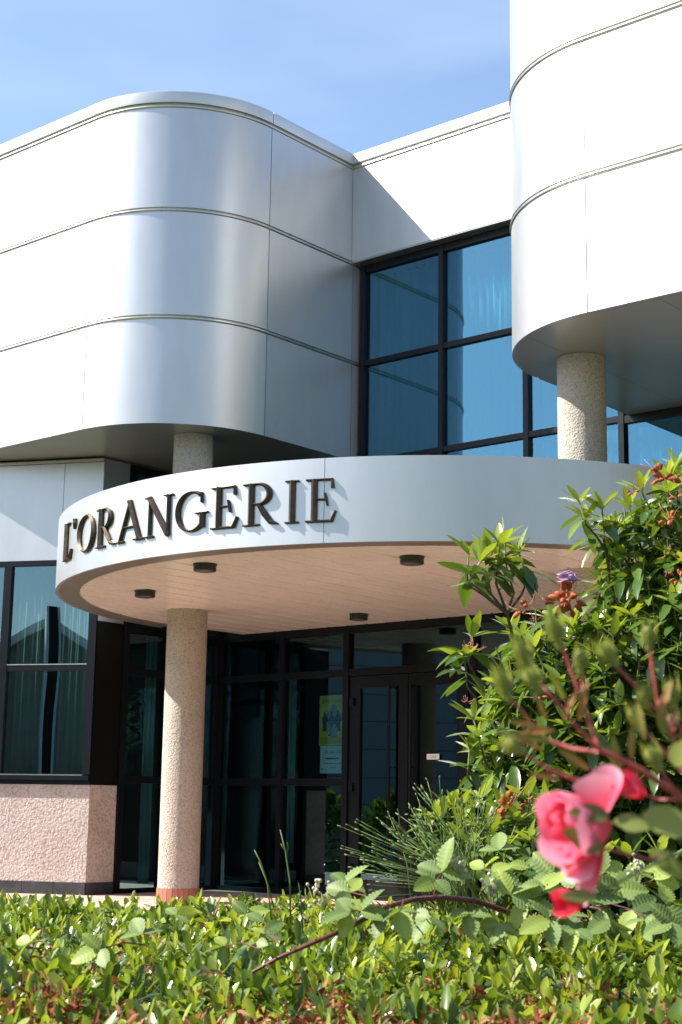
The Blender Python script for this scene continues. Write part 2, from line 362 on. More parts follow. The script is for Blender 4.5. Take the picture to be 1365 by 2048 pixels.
# side glazing left of the entrance
sg = MB().box((-1.63, .45, 0), (-1.555, 2.1, .055)).obj('side_glazing', FRAME, B, label='dark side glazing beside the entrance column')
vs_ = [.50, 1.21, 2.08]
for v in vs_: MB().box((-1.64, v-.04, .056), (-1.545, v+.04, 5.16)).obj('mullion', FRAME, sg)
for a, b in zip(vs_[:-1], vs_[1:]):
    for z in (1.33, 2.62, 3.13, 3.9, 5.12): MB().box((-1.635, a+.04, z-.042), (-1.55, b-.04, z+.042)).obj('transom', FRAME, sg)
    for z0, z1 in ((.05, 1.29), (1.37, 2.58), (2.66, 3.09), (3.94, 5.08)): MB().box((-1.6, a+.03, z0), (-1.592, b-.03, z1)).obj('pane', GLASS_E, sg)
# ------------------------------------------------------------------ angled ground-floor wall on the left
CU, CV = -1.57, .03; DL = math.hypot(1.27, .60); du, dv = -1.27/DL, -.60/DL; nu, nv = .60/DL, -1.27/DL  # along, outward
if nu*0+nv*-1 < 0: nu, nv = -nu, -nv
def C(s, o=0): return (CU+du*s+nu*o, CV+dv*s+nv*o)
def slab(s0, s1, o0, o1, z0, z1, mb=None):
    mb = mb or MB(); p = [C(s1, o1), C(s0, o1), C(s0, o0), C(s1, o0)]; return mb.prism(p, z0, z1)
LEN = 7.0
gw = MB().prism([C(LEN, -.005), C(.0, -.005), (CU, .45), (CU-.10, .45), C(.10, -.11), C(LEN, -.11)], .14, 1.25).obj('ground_floor_wall', STUCCO, B, label='rough beige roughcast wall below the left window')
n_t = int(LEN/.4)
for k in range(n_t): slab(k*.4+.003, k*.4+.397, -.05, .006, 0, .138).obj('plinth_tile', SLATE, gw)
MB().box((CU-.06, CV+.008, 0), (CU+.008, .448, .138)).obj('plinth_tile', SLATE, gw)
win = slab(0, LEN, -.10, .004, 1.252, 1.30).obj('window', FRAME, B, label='dark framed window band above the roughcast wall')
slab(0, LEN, -.10, .055, 1.302, 1.355).obj('sill', FRAME, win); slab(.08, LEN, -.05, .05, 1.356, 1.368).obj('sill_edge', BEAD, win)
slab(0, LEN, -.10, .0, 3.86, 3.925).obj('frame_head', FRAME, win)
for s in (.055, 1.20, 2.40, 3.6, 4.8, 6.0):
    slab(s-.05, s+.05, -.09, .012, 1.37, 3.858).obj('mullion', FRAME, win)
ss = [.055, 1.20, 2.40, 3.6, 4.8, 6.0]
for a, b in zip(ss[:-1], ss[1:]):
    slab(a+.05, b-.05, -.08, .006, 2.585, 2.655).obj('transom', FRAME, win); slab(a+.05, b-.05, -.02, .010, 2.656, 2.668).obj('transom_edge', BEAD, win)
    slab(a+.04, b-.04, -.034, -.028, 1.37, 2.59).obj('pane', GLASS_W, win); slab(a+.04, b-.04, -.034, -.028, 2.65, 3.87).obj('pane', GLASS_W, win)
up = slab(0, LEN, -.10, -.03, 3.926, 5.16).obj('upper_wall', GAP, B, label='flat silver panels above the left window')
for a, b in ((0, .52), (.52, 2.9), (2.9, 5.2), (5.2, LEN)): slab(a+.003, b-.003, -.03, .0, 3.926, 5.12).obj('cladding_panel', ALU, up)
slab(0, LEN, -.03, .02, 5.125, 5.16).obj('bead_moulding', BEAD, up)
MB().box((CU-.03, CV+.012, 3.18), (CU, .448, 5.16)).obj('cladding_panel', ALU, up)
MB().box((CU-.04, CV+.014, 1.252), (CU-.004, .448, 3.178)).obj('side_panel', BLACKP, win)
# ------------------------------------------------------------------ canopy
KU, KV, KR, KI = 2.6248, 1.1699, 4.0325, 3.785
ZS, ZF = 3.17, 3.885
aL = -math.acos(max(-1, (KV-.98)/KR)); 
A0 = -math.radians(86); A1 = math.radians(103)
seam = math.radians(23.1)
can = MB().sweep(arcpts(KU, KV, KR-.03, A0, A1, 110), [(-.22, 3.75), (-.004, 3.75), (-.004, 3.18), (0, 3.18), (0, ZF-.01), (-.22, ZF-.01)]).obj('canopy', GAP, B, label='round silver entrance canopy on roughcast columns')
for a, b in ((A0, seam), (seam, math.radians(72)), (math.radians(72), A1)):
    n = max(12, int((b-a)/.02)); o = MB().sweep(arcpts(KU, KV, KR-.03, a+.0006, b-.0006, n), [(-.002, ZS), (.03, ZS), (.03, ZF), (-.24, ZF), (-.24, ZF-.03), (-.002, ZF-.03)]).obj('fascia_panel', ALU, can); autosmooth(o, 30)
o = MB().sweep(arcpts(KU, KV, KI, A0, A1, 110), [(0, ZS+.004), (KR-.032-KI, ZS+.004), (KR-.032-KI, ZS+.02), (0, ZS+.035)]).obj('rim', RIM, can); autosmooth(o, 30)
# lining boards run into the building, each a board with its own edges
pitch = .30; k0 = int(math.floor((KU-KI)/pitch)); k1 = int(math.ceil((KU+KI)/pitch))
for k in range(k0, k1):
    a, b = k*pitch+.007, (k+1)*pitch-.007
    a2, b2 = max(a, KU-KI+.002, -1.55), min(b, KU+KI-.002)
    if b2-a2 < .02: continue
    us = np.linspace(a2, b2, 5)
    fr_ = [(u, KV-math.sqrt(max(0, (KI+.01)**2-(u-KU)**2))) for u in us]
    if fr_[0][1] > 2.05: continue
    zlow = ZS+.012
    m_ = MB(); bk = [(us[-1], GV-.06), (us[0], GV-.06)]
    m_.prism(fr_+bk, zlow+.010, zlow+.03)
    ii = [(min(max(u, a2+.014), b2-.014), v+.004) for u, v in fr_]; bb = [(b2-.014, GV-.062), (a2+.014, GV-.062)]
    m_.prism(ii+bb, zlow, zlow+.0105)
    m_.obj('lining_board', SOFFIT, can)
MB().prism([(u, v) for u, v, _, _ in arcpts(KU, KV, KR-.26, A0, A1, 80)]+[(KU-KR+.3, GV-.06)], 3.70, 3.74).obj('roof_deck', GAP, can)
# ------------------------------------------------------------------ columns
def column(u, v, label):
    prof = [(.225, .155)]+[(.225, z) for z in np.linspace(.4, 5.0, 8)]+[(.225, 5.189)]
    c = MB().lathe([(r, z) for r, z in prof], 64, (u, v)).obj('column', COLSTUC, B, smooth=False, label=label); autosmooth(c, 40)
    MB().lathe([(.222, 0), (.222, .153)], 48, (u, v)).obj('base_core', GAP, c)
    n = 24
    for k in range(n):
        a0, a1 = 2*math.pi*k/n+.008, 2*math.pi*(k+1)/n-.008
        p = [(u+.234*math.cos(a0), v+.234*math.sin(a0)), (u+.234*math.cos(a1), v+.234*math.sin(a1)), (u+.215*math.cos(a1), v+.215*math.sin(a1)), (u+.215*math.cos(a0), v+.215*math.sin(a0))]
        MB().prism(p, 0.001, .154).obj('base_tile', TERRA, c)
column(0, 0, 'roughcast column with terracotta base carrying the left wing')
column(5.12, .04, 'roughcast column carrying the right wing behind the rhododendron')
# ------------------------------------------------------------------ inside
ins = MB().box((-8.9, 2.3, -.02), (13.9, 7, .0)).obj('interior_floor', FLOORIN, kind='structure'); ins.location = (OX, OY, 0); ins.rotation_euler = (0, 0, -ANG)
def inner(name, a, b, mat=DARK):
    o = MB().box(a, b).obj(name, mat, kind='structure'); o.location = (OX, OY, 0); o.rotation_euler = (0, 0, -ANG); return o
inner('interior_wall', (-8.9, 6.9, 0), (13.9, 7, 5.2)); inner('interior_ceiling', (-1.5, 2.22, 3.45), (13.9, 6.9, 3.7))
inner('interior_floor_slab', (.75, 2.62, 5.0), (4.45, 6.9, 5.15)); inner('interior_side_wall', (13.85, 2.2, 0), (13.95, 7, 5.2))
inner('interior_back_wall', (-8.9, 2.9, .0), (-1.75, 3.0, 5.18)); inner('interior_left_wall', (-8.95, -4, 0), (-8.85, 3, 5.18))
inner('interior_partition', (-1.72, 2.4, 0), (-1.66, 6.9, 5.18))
def curtain(u0, v0, u1, v1, z0, z1, label, amp=.028, pl=.12):
    L = math.hypot(u1-u0, v1-v0); n = int(L/pl*6)+2; dx, dy = (u1-u0)/L, (v1-v0)/L; mb = MB(); ph = random.uniform(0, 6)
    top, bot = [], []
    for i in range(n):
        s = L*i/(n-1); o = amp*(math.sin(2*math.pi*s/pl+ph)+.4*math.sin(2*math.pi*s/pl*.37+ph*2))
        x, y = u0+dx*s-dy*o, v0+dy*s+dx*o
        bot.append((x-u0, y-v0, 0)); top.append((x-u0, y-v0, z1-z0))
    mb.add(bot+top, [(i, i+1, n+i+1, n+i) for i in range(n-1)])
    me = mb.mesh('curtain', CURT, True); o = link('curtain', me, None, W(u0, v0, z0), -ANG)
    md = o.modifiers.new('thickness', 'SOLIDIFY'); md.thickness = .004
    return tag(o, label=label, cat='curtain', group='curtains behind the glass')
names = ['beside the left wing', 'in the middle bay', 'beside the right wing']
for k, (a, b) in enumerate(zip(UM[:-1], UM[1:])):
    curtain(a+.06, 2.34, b-.06, 2.34, 5.24, 7.6, 'pleated pale curtain in the upper recessed glass wall '+names[k])
    curtain(a+.06, 2.34, b-.06, 2.34, 3.95, 5.12, 'short pleated curtain just above the canopy roof '+names[k])
curtain(4.45, 2.34, 5.5, 2.34, 3.95, 5.1, 'short pleated curtain under the right wing near the column'); curtain(5.6, 2.34, 6.7, 2.34, 3.95, 5.1, 'short pleated curtain under the right wing further along')
for s0, s1, lab in ((.12, .55, 'gathered greenish curtain inside the left window by the entrance corner'), (.75, 1.12, 'gathered greenish curtain inside the left window next to the dark mullion')):
    a, b = C(s0, -.22), C(s1, -.22); curtain(b[0], b[1], a[0], a[1], 1.3, 3.86, lab, .03, .1)
curtain(-1.75, 1.0, -1.75, 1.18, .1, 3.1, 'narrow curtain inside the side glazing behind the column', .02, .07)
curtain(-.62, 2.42, -.5, 2.42, .35, 2.6, 'narrow curtain inside the entrance glazing left of the poster', .02, .06)
# ------------------------------------------------------------------ ceiling lamps under the canopy
hm = MB().lathe([(.098, .012), (.104, .018), (.104, .064), (.110, .067), (.110, .08)], 32).mesh('housing', LAMPM); hm.polygons.foreach_set('use_smooth', [False]*len(hm.polygons))
lm_ = MB().lathe([(.07, .006), (.084, .010), (.084, .016)], 24).mesh('diffuser', plain('lamp_glass', (.08, .09, .085), .3))
for u, v, lab in ((2.55, -2.26, 'round dark ceiling lamp near the lettered rim of the canopy'), (.80, -1.38, 'round dark ceiling lamp in front of the left column'), (4.34, -1.52, 'round dark ceiling lamp near the right half of the rim'), (1.42, 1.30, 'round dark ceiling lamp close to the doors')):
    t = empty('ceiling_lamp', W(u, v, ZS-.067), -ANG, label=lab, cat='lamp', group='ceiling lamps under the canopy')
    link('housing', hm, t); link('diffuser', lm_, t)
# ------------------------------------------------------------------ lettering on the rim
def ell(cx, cy, rx, ry, a0, a1, n, wt, wn):
    P_, Wd = [], []
    for a in np.radians(np.linspace(a0, a1, n)):
        P_.append((cx+rx*math.cos(a), cy+ry*math.sin(a))); Wd.append(wn+(wt-wn)*abs(math.cos(a))**1.3)
    return P_, Wd
def serif(x0, x1, y, w_=.06): return ([(x0, y), ((x0+x1)/2, y), (x1, y)], [w_*.8, w_, w_*.8])
ST = .17
def letter(ch):
    if ch == 'I': return .46, [([(.23, .02), (.23, .98)], [ST, ST]), serif(.02, .44, .03), serif(.02, .44, .97)]
    if ch == 'L': return .62, [([(.2, .02), (.2, .98)], [ST, ST]), serif(.02, .40, .97), ([(.03, .03), (.54, .03)], [.06, .07]), ([(.52, .03), (.60, .26)], [.10, .05])]
    if ch == 'E': return .70, [([(.2, .02), (.2, .98)], [ST, ST]), ([(.02, .97), (.60, .97)], [.06, .06]), ([(.60, .99), (.61, .78)], [.05, .10]), ([(.2, .52), (.46, .52)], [.05, .05]),
                               ([(.44, .66), (.47, .52), (.50, .38)], [.05, .07, .05]), ([(.02, .03), (.60, .03)], [.06, .07]), ([(.58, .02), (.68, .26)], [.11, .05])]
    if ch == 'R':
        bp, bw = ell(.36, .735, .26, .235, 90, -90, 15, .17, .06)
        return .82, [([(.2, .02), (.2, .98)], [ST, ST]), serif(.02, .40, .03), ([(.02, .97), (.36, .97)], [.06, .06]), (bp, bw), ([(.36, .50), (.2, .51)], [.06, .06]), ([(.38, .50), (.52, .27), (.66, .08), (.82, .03)], [.12, .17, .15, .05])]
    if ch == 'A': return .94, [([(.14, .03), (.46, .97)], [.09, .09]), ([(.43, 1.0), (.79, .03)], [.18, .18]), ([(.24, .36), (.66, .36)], [.055, .055]), serif(.02, .28, .03), serif(.62, .93, .03)]
    if ch == 'N': return .95, [([(.17, .02), (.17, .97)], [.09, .09]), ([(.13, .97), (.80, .03)], [.17, .19]), ([(.80, .0), (.80, .98)], [.10, .10]), serif(.03, .31, .03), serif(.0, .2, .97), serif(.66, .94, .97)]
    if ch == 'G':
        bp, bw = ell(.47, .5, .39, .46, 52, 318, 31, .17, .07)
        return .92, [(bp, bw), ([(.73, .92), (.74, .68)], [.07, .06]), ([(.76, .10), (.76, .44)], [.17, .17]), serif(.58, .92, .44)]
    if ch == 'O':
        bp, bw = ell(.46, .5, .39, .46, 0, 360, 45, .17, .07); return .92, [(bp, bw)]
    if ch == "'": return .16, [([(.09, 1.0), (.10, .9), (.05, .74)], [.13, .13, .03])]
def ring_pt(x, o, z):                     # x: metres along the rim from its middle
    a = x/KR; return ((KR+o)*math.sin(a), -(KR+o)*math.cos(a), z)
Z0, CAP, D0, D1 = 3.34, .372, .022, .044
SB = W(KU, KV, 0)
sign = empty('sign_lettering', (SB.x, SB.y, Z0), -ANG, label="raised bronze serif letters reading L'ORANGERIE on the canopy rim", cat='sign')
spans = [('L', -27.6, -23.4), ("'", -22.9, -22.0), ('O', -20.6, -15.0), ('R', -14.6, -9.6), ('A', -9.3, -3.35), ('N', -3.2, 1.85), ('G', 2.2, 7.55), ('E', 7.95, 11.95), ('R', 12.55, 17.3), ('I', 18.2, 20.05), ('E', 20.8, 24.65)]
for ch, d0, d1 in spans:
    wd, st = letter(ch); x0, x1 = math.radians(d0)*KR, math.radians(d1)*KR; sx = (x1-x0)/wd
    mb = MB()
    for q, (P_, Wd) in enumerate(st):
        pts = [np.array([x0+a*sx, b*CAP]) for a, b in P_]; n = len(pts); vs = []
        closed = np.linalg.norm(pts[0]-pts[-1]) < 1e-6
        if n == 2:
            k_ = 4; pts = [pts[0]+(pts[1]-pts[0])*i/k_ for i in range(k_+1)]; Wd = [Wd[0]+(Wd[1]-Wd[0])*i/k_ for i in range(k_+1)]; n = k_+1
        e = .0004*q
        for i in range(n):
            a, b = pts[max(i-1, 0)], pts[min(i+1, n-1)]
            if closed: a, b = pts[(i-1) % (n-1)], pts[(i+1) % (n-1)]
            t = (b-a)/np.linalg.norm(b-a); nn = np.array([-t[1], t[0]]); h = Wd[i]*CAP*.41
            ridge = D0+min(1, Wd[i]/.17)*(D1-D0)
            for s_, o_ in ((-1, -.01), (-1, D0*.8+e), (-.86, D0+e), (0, ridge+e), (.86, D0+e), (1, D0*.8+e), (1, -.01)):
                p = pts[i]+nn*h*s_; vs.append(ring_pt(p[0], o_, p[1]))
        k = 7; fs = [(i*k+c, (i+1)*k+c, (i+1)*k+c+1, i*k+c+1) for i in range(n-1) for c in range(k-1)]
        if not closed: fs += [tuple(range(k))[::-1], tuple((n-1)*k+c for c in range(k))]
        mb.add(vs, fs)
    o = mb.obj('letter', BRONZE, sign, label='bronze letter '+ch if ch != "'" else 'bronze apostrophe')
# ------------------------------------------------------------------ notices on the glass
def txt(s, size, loc, parent, mat, name='lettering'):
    cu = bpy.data.curves.new(name, 'FONT'); cu.body = s; cu.size = size; cu.align_x = 'CENTER'; cu.resolution_u = 2
    to = bpy.data.objects.new('tmp', cu); COL.objects.link(to); bpy.context.view_layer.update()
    me = bpy.data.meshes.new_from_object(to.evaluated_get(bpy.context.evaluated_depsgraph_get())); bpy.data.objects.remove(to)
    me.materials.clear(); me.materials.append(mat); o = link(name, me, parent, loc); o.rotation_euler = (math.pi/2, 0, 0); return o
def poster_mat():
    m_, n, p = nodes('yellow_green_print'); c = coord(n, (1, 1, 1)); nz = N(n, 'ShaderNodeTexNoise', Scale=5, Detail=4); n.links.new(c, nz.inputs['Vector'])
    n.links.new(ramp(n, nz.outputs['Fac'], [(.3, (.75, .50, .04)), (.5, (.95, .70, .08)), (.72, (.85, .80, .45))]), p.inputs['Base Color']); p.inputs['Roughness'].default_value = .6; return m_
PB = W(.315, GV+.012, 1.765); po = empty('poster', PB, -ANG, label='yellow green poster with dark figures inside the glass beside the doors', cat='poster')
MB().box((-.205, 0, 0), (.205, .003, .60)).obj('sheet', poster_mat(), po)
fig = plain('figure_print', (.09, .14, .15), .7, 0, .5, 20); fig2 = plain('figure_print_light', (.30, .42, .38), .7, 0, .4, 15); yel = plain('yellow_print', (.60, .55, .05), .6)
MB().add([(.02+.13*math.cos(t)*(1+.2*math.sin(5*t)), -.0005, .30+.17*math.sin(t)*(1+.15*math.cos(4*t))) for t in np.linspace(0, 6.283, 24, endpoint=False)], [tuple(range(24))]).obj('pale_patch', fig2, po)
for (x, h, b, ww, cl) in ((-.12, .24, .17, .055, fig), (-.01, .31, .11, .075, fig), (.09, .25, .17, .065, fig), (.03, .16, .10, .07, fig2), (-.06, .14, .14, .04, fig2)):
    sh = [(-.55+rng.uniform(-.1, .1), 0), (-.4, .3), (-.62, .5+rng.uniform(-.1, .1)), (-.45, .72), (-.2, .80), (-.22, .93), (-.02, 1), (.2, .92), (.16, .80), (.5, .74), (.85, .62+rng.uniform(-.15, .15)), (.8, .5), (.42, .45), (.6+rng.uniform(-.1, .2), 0)]
    MB().add([(x+a_*ww*1.2, -.0012-(.0004 if cl is fig2 else 0), b+c_*h) for a_, c_ in sh], [tuple(range(len(sh)))]).obj('figure', cl, po)
q = MB().box((-.20, -.0008, .02), (.20, -.0004, .10)); q.obj('ground_stripe', yel, po)
for i in range(7):
    x = -.14+i*.047; r = .02; MB().add([(x+r*math.cos(t)*.8, -.0012, .525+r*math.sin(t)) for t in np.linspace(0, 5.2, 9)]+[(x+.6*r*math.cos(t)*.8, -.0012, .525+.6*r*math.sin(t)) for t in np.linspace(0, 5.2, 9)], [(k, k+1, k+10, k+9) for k in range(8)]).obj('title_letter', fig, po)
NB = W(.335, GV+.010, 1.435); no = empty('notice', NB, -ANG, label='white paper notice dated 03 Juin 2006 below the yellow poster', cat='notice')
MB().box((-.20, 0, 0), (.20, .002, .325)).obj('sheet', PAPER, no)
txt('03 Juin 2006', .058, (.02, -.0012, .235), no, INK); [MB().box((x_, -.0012, .165), (x_+w_, -.0008, .165+h_)).obj('blurred_word', INK, no) for x_, w_, h_ in ((-.115, .014, .014), (-.09, .085, .02), (.005, .055, .018), (.072, .016, .02))]
MB().box((-.14, -.0012, .115), (.15, -.0008, .120)).obj('rule', INK, no); MB().box((-.05, -.0012, .062), (.05, -.0008, .068)).obj('rule', INK, no)
for x in (-.17, .14, .17): MB().box((x-.007, -.0012, .035), (x+.007, -.0008, .065)).obj('mark', INK, no)
DB = W(1.86, GV-.034, 1.585); ds = empty('door_sticker', DB, -ANG, label='small white TIREZ sticker on the right door leaf', cat='sticker')
MB().box((-.088, 0, 0), (.088, .003, .062)).obj('sheet', PAPER, ds); txt('TIREZ', .036, (0, -.001, .018), ds, plain('grey_ink', (.12, .13, .14), .6))
# ------------------------------------------------------------------ what the glass reflects, beyond the picture
def house(x, y, rz, w_, d_, eave, apex, label, wallm, roofm, trimm):
    h = empty('house', (x, y, -.45), rz, label=label, cat='house')
    MB().add([(-w_/2, 0, 0), (w_/2, 0, 0), (w_/2, 0, eave), (0, 0, apex), (-w_/2, 0, eave), (-w_/2, d_, 0), (w_/2, d_, 0), (w_/2, d_, eave), (0, d_, apex), (-w_/2, d_, eave)],
             [(0, 1, 2, 3, 4), (9, 8, 7, 6, 5), (0, 5, 6, 1), (1, 6, 7, 2), (4, 9, 5, 0)]).obj('wall', wallm, h)
    for s in (-1, 1):
        e = (s*(w_/2+.3), eave-.25); a = (0, apex+.05)
        MB().add([(e[0], -.3, e[1]), (a[0], -.3, a[1]), (a[0], d_+.3, a[1]), (e[0], d_+.3, e[1]), (e[0], -.3, e[1]+.12), (a[0], -.3, a[1]+.14), (a[0], d_+.3, a[1]+.14), (e[0], d_+.3, e[1]+.12)],
                 [(0, 1, 2, 3), (7, 6, 5, 4), (0, 4, 5, 1), (1, 5, 6, 2), (2, 6, 7, 3), (3, 7, 4, 0)]).obj('roof', roofm, h)
        MB().add([(e[0], -.34, e[1]-.1), (a[0], -.34, a[1]-.1), (a[0], -.34, a[1]+.18), (e[0], -.34, e[1]+.16), (e[0], -.30, e[1]-.1), (a[0], -.30, a[1]-.1), (a[0], -.30, a[1]+.18), (e[0], -.30, e[1]+.16)],
                 [(0, 1, 2, 3), (7, 6, 5, 4), (0, 4, 5, 1), (1, 5, 6, 2), (2, 6, 7, 3), (3, 7, 4, 0)]).obj('bargeboard', trimm, h)
    for s in (-1, 1):
        f = MB().box((s*w_*.25-.6, -.03, 1.1), (s*w_*.25+.6, -.002, 2.4)).obj('window', FRAME, h); MB().box((s*w_*.25-.52, -.036, 1.18), (s*w_*.25+.52, -.031, 2.32)).obj('pane', BLACKP, h)
    MB().box((w_*.3, d_*.4, eave), (w_*.3+.6, d_*.4+.6, apex+.9)).obj('chimney', TERRA, h)
    return h
BRK = plain('house_brick', (.30, .26, .22), .85, 0, .2, 4); SLR = plain('house_roof', (.10, .09, .09), .8, 0, .3, 5)
hs1 = house(-20.5, -1.5, math.radians(131), 8.4, 8, 4.3, 6.5, 'grey gabled house opposite the left window', BRK, SLR, WHITE)
MB().box((-.13, -.9, 0), (.13, -.6, 6.95)).obj('flue', BLACKP, hs1)
for s_ in (-1, 1): MB().box((s_*.17-.035, -.92, 0), (s_*.17+.035, -.62, 6.95)).obj('flue_trim', WHITE, hs1)
house(-13.5, -9.5, math.radians(131), 9, 8, 2.9, 5.8, 'second gabled house with white bargeboards opposite', BRK, SLR, WHITE)
PNL = plain('opposite_panels', (.40, .42, .44), .5, .1, .04, 2)
ob = MB().box((-29, 3, -.45), (-23.06, 26, 6.4)).obj('opposite_block', GAP); tag(ob, label='pale panel clad block across the forecourt', cat='building')
for k in range(9): MB().box((-23.05, 3.01, -.4+k*.75+.01), (-23.0, 25.99, -.4+(k+1)*.75-.01)).obj('wall_panel', PNL, ob)
# ------------------------------------------------------------------ leaves
def leaf_tpl(ys, ws, fold=.25, droop=.12, sub=1):
    """leaf along +y, midrib raised or sunk, unit length; returns verts, quads"""
    V_, Fc = [], []
    for y, w_ in zip(ys, ws):
        z = -droop*y*y
        V_ += [(-w_, y, z+fold*w_), (0, y, z), (w_, y, z+fold*w_)]
    n = len(ys)
    for i in range(n-1):
        a = i*3; Fc += [(a, a+1, a+4, a+3), (a+1, a+2, a+5, a+4)]
    return np.array(V_, float), Fc
HT = leaf_tpl([0, .30, .62, .88, 1], [.03, .13, .195, .13, .008], .26, .14)
HT2 = leaf_tpl([0, .30, .62, .88, 1], [.03, .12, .175, .115, .008], .42, -.10)
RT_ = leaf_tpl([0, .12, .35, .60, .85, 1], [.015, .07, .135, .148, .088, .004], .22, .16)
RT2 = leaf_tpl([0, .12, .35, .60, .85, 1], [.015, .07, .135, .145, .085, .004], .42, .34)
def frames(d, up):
    d = d/np.linalg.norm(d, axis=1, keepdims=True)
    x = np.cross(d, up); ln = np.linalg.norm(x, axis=1, keepdims=True); x = np.where(ln < 1e-4, np.array([[1, 0, 0.]]), x/np.maximum(ln, 1e-6))
    z = np.cross(x, d); return np.stack([x, d, z], axis=2)     # columns
def scatter(name, tpl, pos, Rm, scale, tint, mat, parent=None, kind=None):
    V_, Fc = tpl; n, k = len(pos), len(V_)
    P_ = np.einsum('nij,kj->nki', Rm, V_)*scale[:, None, None]+pos[:, None, :]
    Fa = np.array(Fc); me = bpy.data.meshes.new(name)
    loops = (Fa[None]+(np.arange(n)*k)[:, None, None]).reshape(-1); nf = n*len(Fc)
    me.vertices.add(n*k); me.vertices.foreach_set('co', P_.reshape(-1).astype(np.float32))
    me.loops.add(len(loops)); me.loops.foreach_set('vertex_index', loops.astype(np.int32))
    me.polygons.add(nf); me.polygons.foreach_set('loop_start', (np.arange(nf)*4).astype(np.int32))
    me.polygons.foreach_set('use_smooth', np.ones(nf, bool))
    at_ = me.attributes.new('tint', 'FLOAT', 'POINT'); at_.data.foreach_set('value', np.repeat(tint, k).astype(np.float32))
    me.materials.append(mat); me.update(calc_edges=True); me.validate()
    o = link(name, me, parent); return tag(o, kind=kind)
def tinted(name, V_, Fc, mat, tint, smooth=True):
    me = mesh(name, V_, Fc, mat, smooth); a = me.attributes.new('tint', 'FLOAT', 'POINT')
    t = np.broadcast_to(np.asarray(tint, np.float32), (len(V_),)); a.data.foreach_set('value', np.ascontiguousarray(t)); return me
def leaf_objs(tpls, pos, Rm, scale, tint, which, mat, parent, name='leaf'):
    shared = {}
    for i, t in zip(range(len(pos)), tint):
        q = (int(which[i]), min(5, int(t*6)))
        if q not in shared: V_, Fc = tpls[q[0]]; shared[q] = tinted(name, V_, Fc, mat, (q[1]+.5)/6)
        o = bpy.data.objects.new(name, shared[q]); COL.objects.link(o); o.parent = parent
        M = Matrix([list(r) for r in Rm[i]]).to_4x4()*1.0
        M = Matrix.Translation(Vector(pos[i])) @ M @ Matrix.Scale(float(scale[i]), 4); o.matrix_local = M
def visible(pos):
    X = pos-np.array([0, 0, EYE]); d = X@FW; px = 682.5+F*(X@RT)/d; py = 1024-F*(X@UP)/d
    return (d > .2) & (px > 0) & (px < 1365) & (py > 0) & (py < 2048), px, py, d
def rand_dirs(n, el0, el1):
    az = rng.uniform(0, 2*math.pi, n); el = np.radians(rng.uniform(el0, el1, n))
    return np.stack([np.cos(el)*np.cos(az), np.cos(el)*np.sin(az), np.sin(el)], 1)
def smooth_noise(x, y):
    return (np.sin(2.1*x+1.3*y+.5)+np.sin(-1.7*x+2.9*y+2)+.7*np.sin(4.3*x-3.1*y+1)+.6*np.sin(5.9*x+6.7*y)+.5*np.sin(9.7*x-8.1*y+.3)+.4*np.sin(13*x+11.3*y))/4
# ------------------------------------------------------------------ low hedge in front
Y0, Y1 = 2.05, 6.25
def hz(x, y): return .665+.045*smooth_noise(x, y)-.10*np.clip((y-5.7)/.6, 0, 1)**2
HB = np.array([0, 4.1, -.45])
hedge = empty('hedge', HB, label='low clipped evergreen hedge with small glossy leaves and withered flowers', cat='hedge')
gx = np.linspace(-2.3, 2.4, 48); gy = np.linspace(Y0-.1, Y1, 43); vs, fs = [], []
for j, y in enumerate(gy):
    for i, x in enumerate(gx): vs.append((x-HB[0], y-HB[1], float(hz(x, y))-.115-HB[2]+rng.uniform(-.012, .012)))
nx = len(gx)
fs = [(j*nx+i, j*nx+i+1, (j+1)*nx+i+1, (j+1)*nx+i) for j in range(len(gy)-1) for i in range(nx-1)]
n0 = len(vs); ring = [j*nx for j in range(len(gy)-1, 0, -1)]+[i for i in range(nx)]+[j*nx+nx-1 for j in range(1, len(gy))]+[(len(gy)-1)*nx+i for i in range(nx-2, -1, -1)]
for r in ring: vs.append((vs[r][0], vs[r][1], 0))
fs += [(ring[k], ring[(k+1) % len(ring)], n0+(k+1) % len(ring), n0+k) for k in range(len(ring))]
link('branch_mass', mesh('branch_mass', vs, fs, TWIGM, True), hedge)
def spots(n):
    y = rng.uniform(Y0, Y1, n*3); x = rng.uniform(-2.3, 2.4, n*3); return x[:n], y[:n]
ns = 6700; sx, sy = spots(ns); ns = len(sx); sz_ = hz(sx, sy)+rng.uniform(-.075, .02, ns)+np.where(rng.random(ns) < .06, rng.uniform(0, .035, ns), 0)
az = rng.uniform(0, 6.28, ns); tl = np.radians(np.abs(rng.normal(0, 20, ns)))
sd = np.stack([np.sin(tl)*np.cos(az)-.08, np.sin(tl)*np.sin(az)-.04, np.cos(tl)], 1)
# shoots on the upright faces of the hedge
nq = 1300; e_ = rng.integers(0, 3, nq); fy = rng.uniform(Y0, Y1, nq); fx = rng.uniform(-2.3, 2.4, nq); fz = rng.uniform(-.38, .58, nq)
qx = np.where(e_ == 0, -2.3, np.where(e_ == 1, 2.4, fx)); qy = np.where(e_ == 2, Y1, fy)
qd = np.stack([np.where(e_ == 0, -1., np.where(e_ == 1, 1., 0)), np.where(e_ == 2, 1., 0), np.full(nq, .55)], 1)+rng.normal(0, .25, (nq, 3))
sx, sy, sz_ = np.concatenate([sx, qx]), np.concatenate([sy, qy]), np.concatenate([sz_, fz]); sd = np.concatenate([sd, qd/np.linalg.norm(qd, axis=1, keepdims=True)]); ns = len(sx)
nl = 10; base = np.stack([sx, sy, sz_], 1)
P_, D_, Sc, Ti = [], [], [], []
stint = np.clip(rng.normal(.5, .28, ns), .03, 1); ssz = rng.uniform(.75, 1.5, ns)
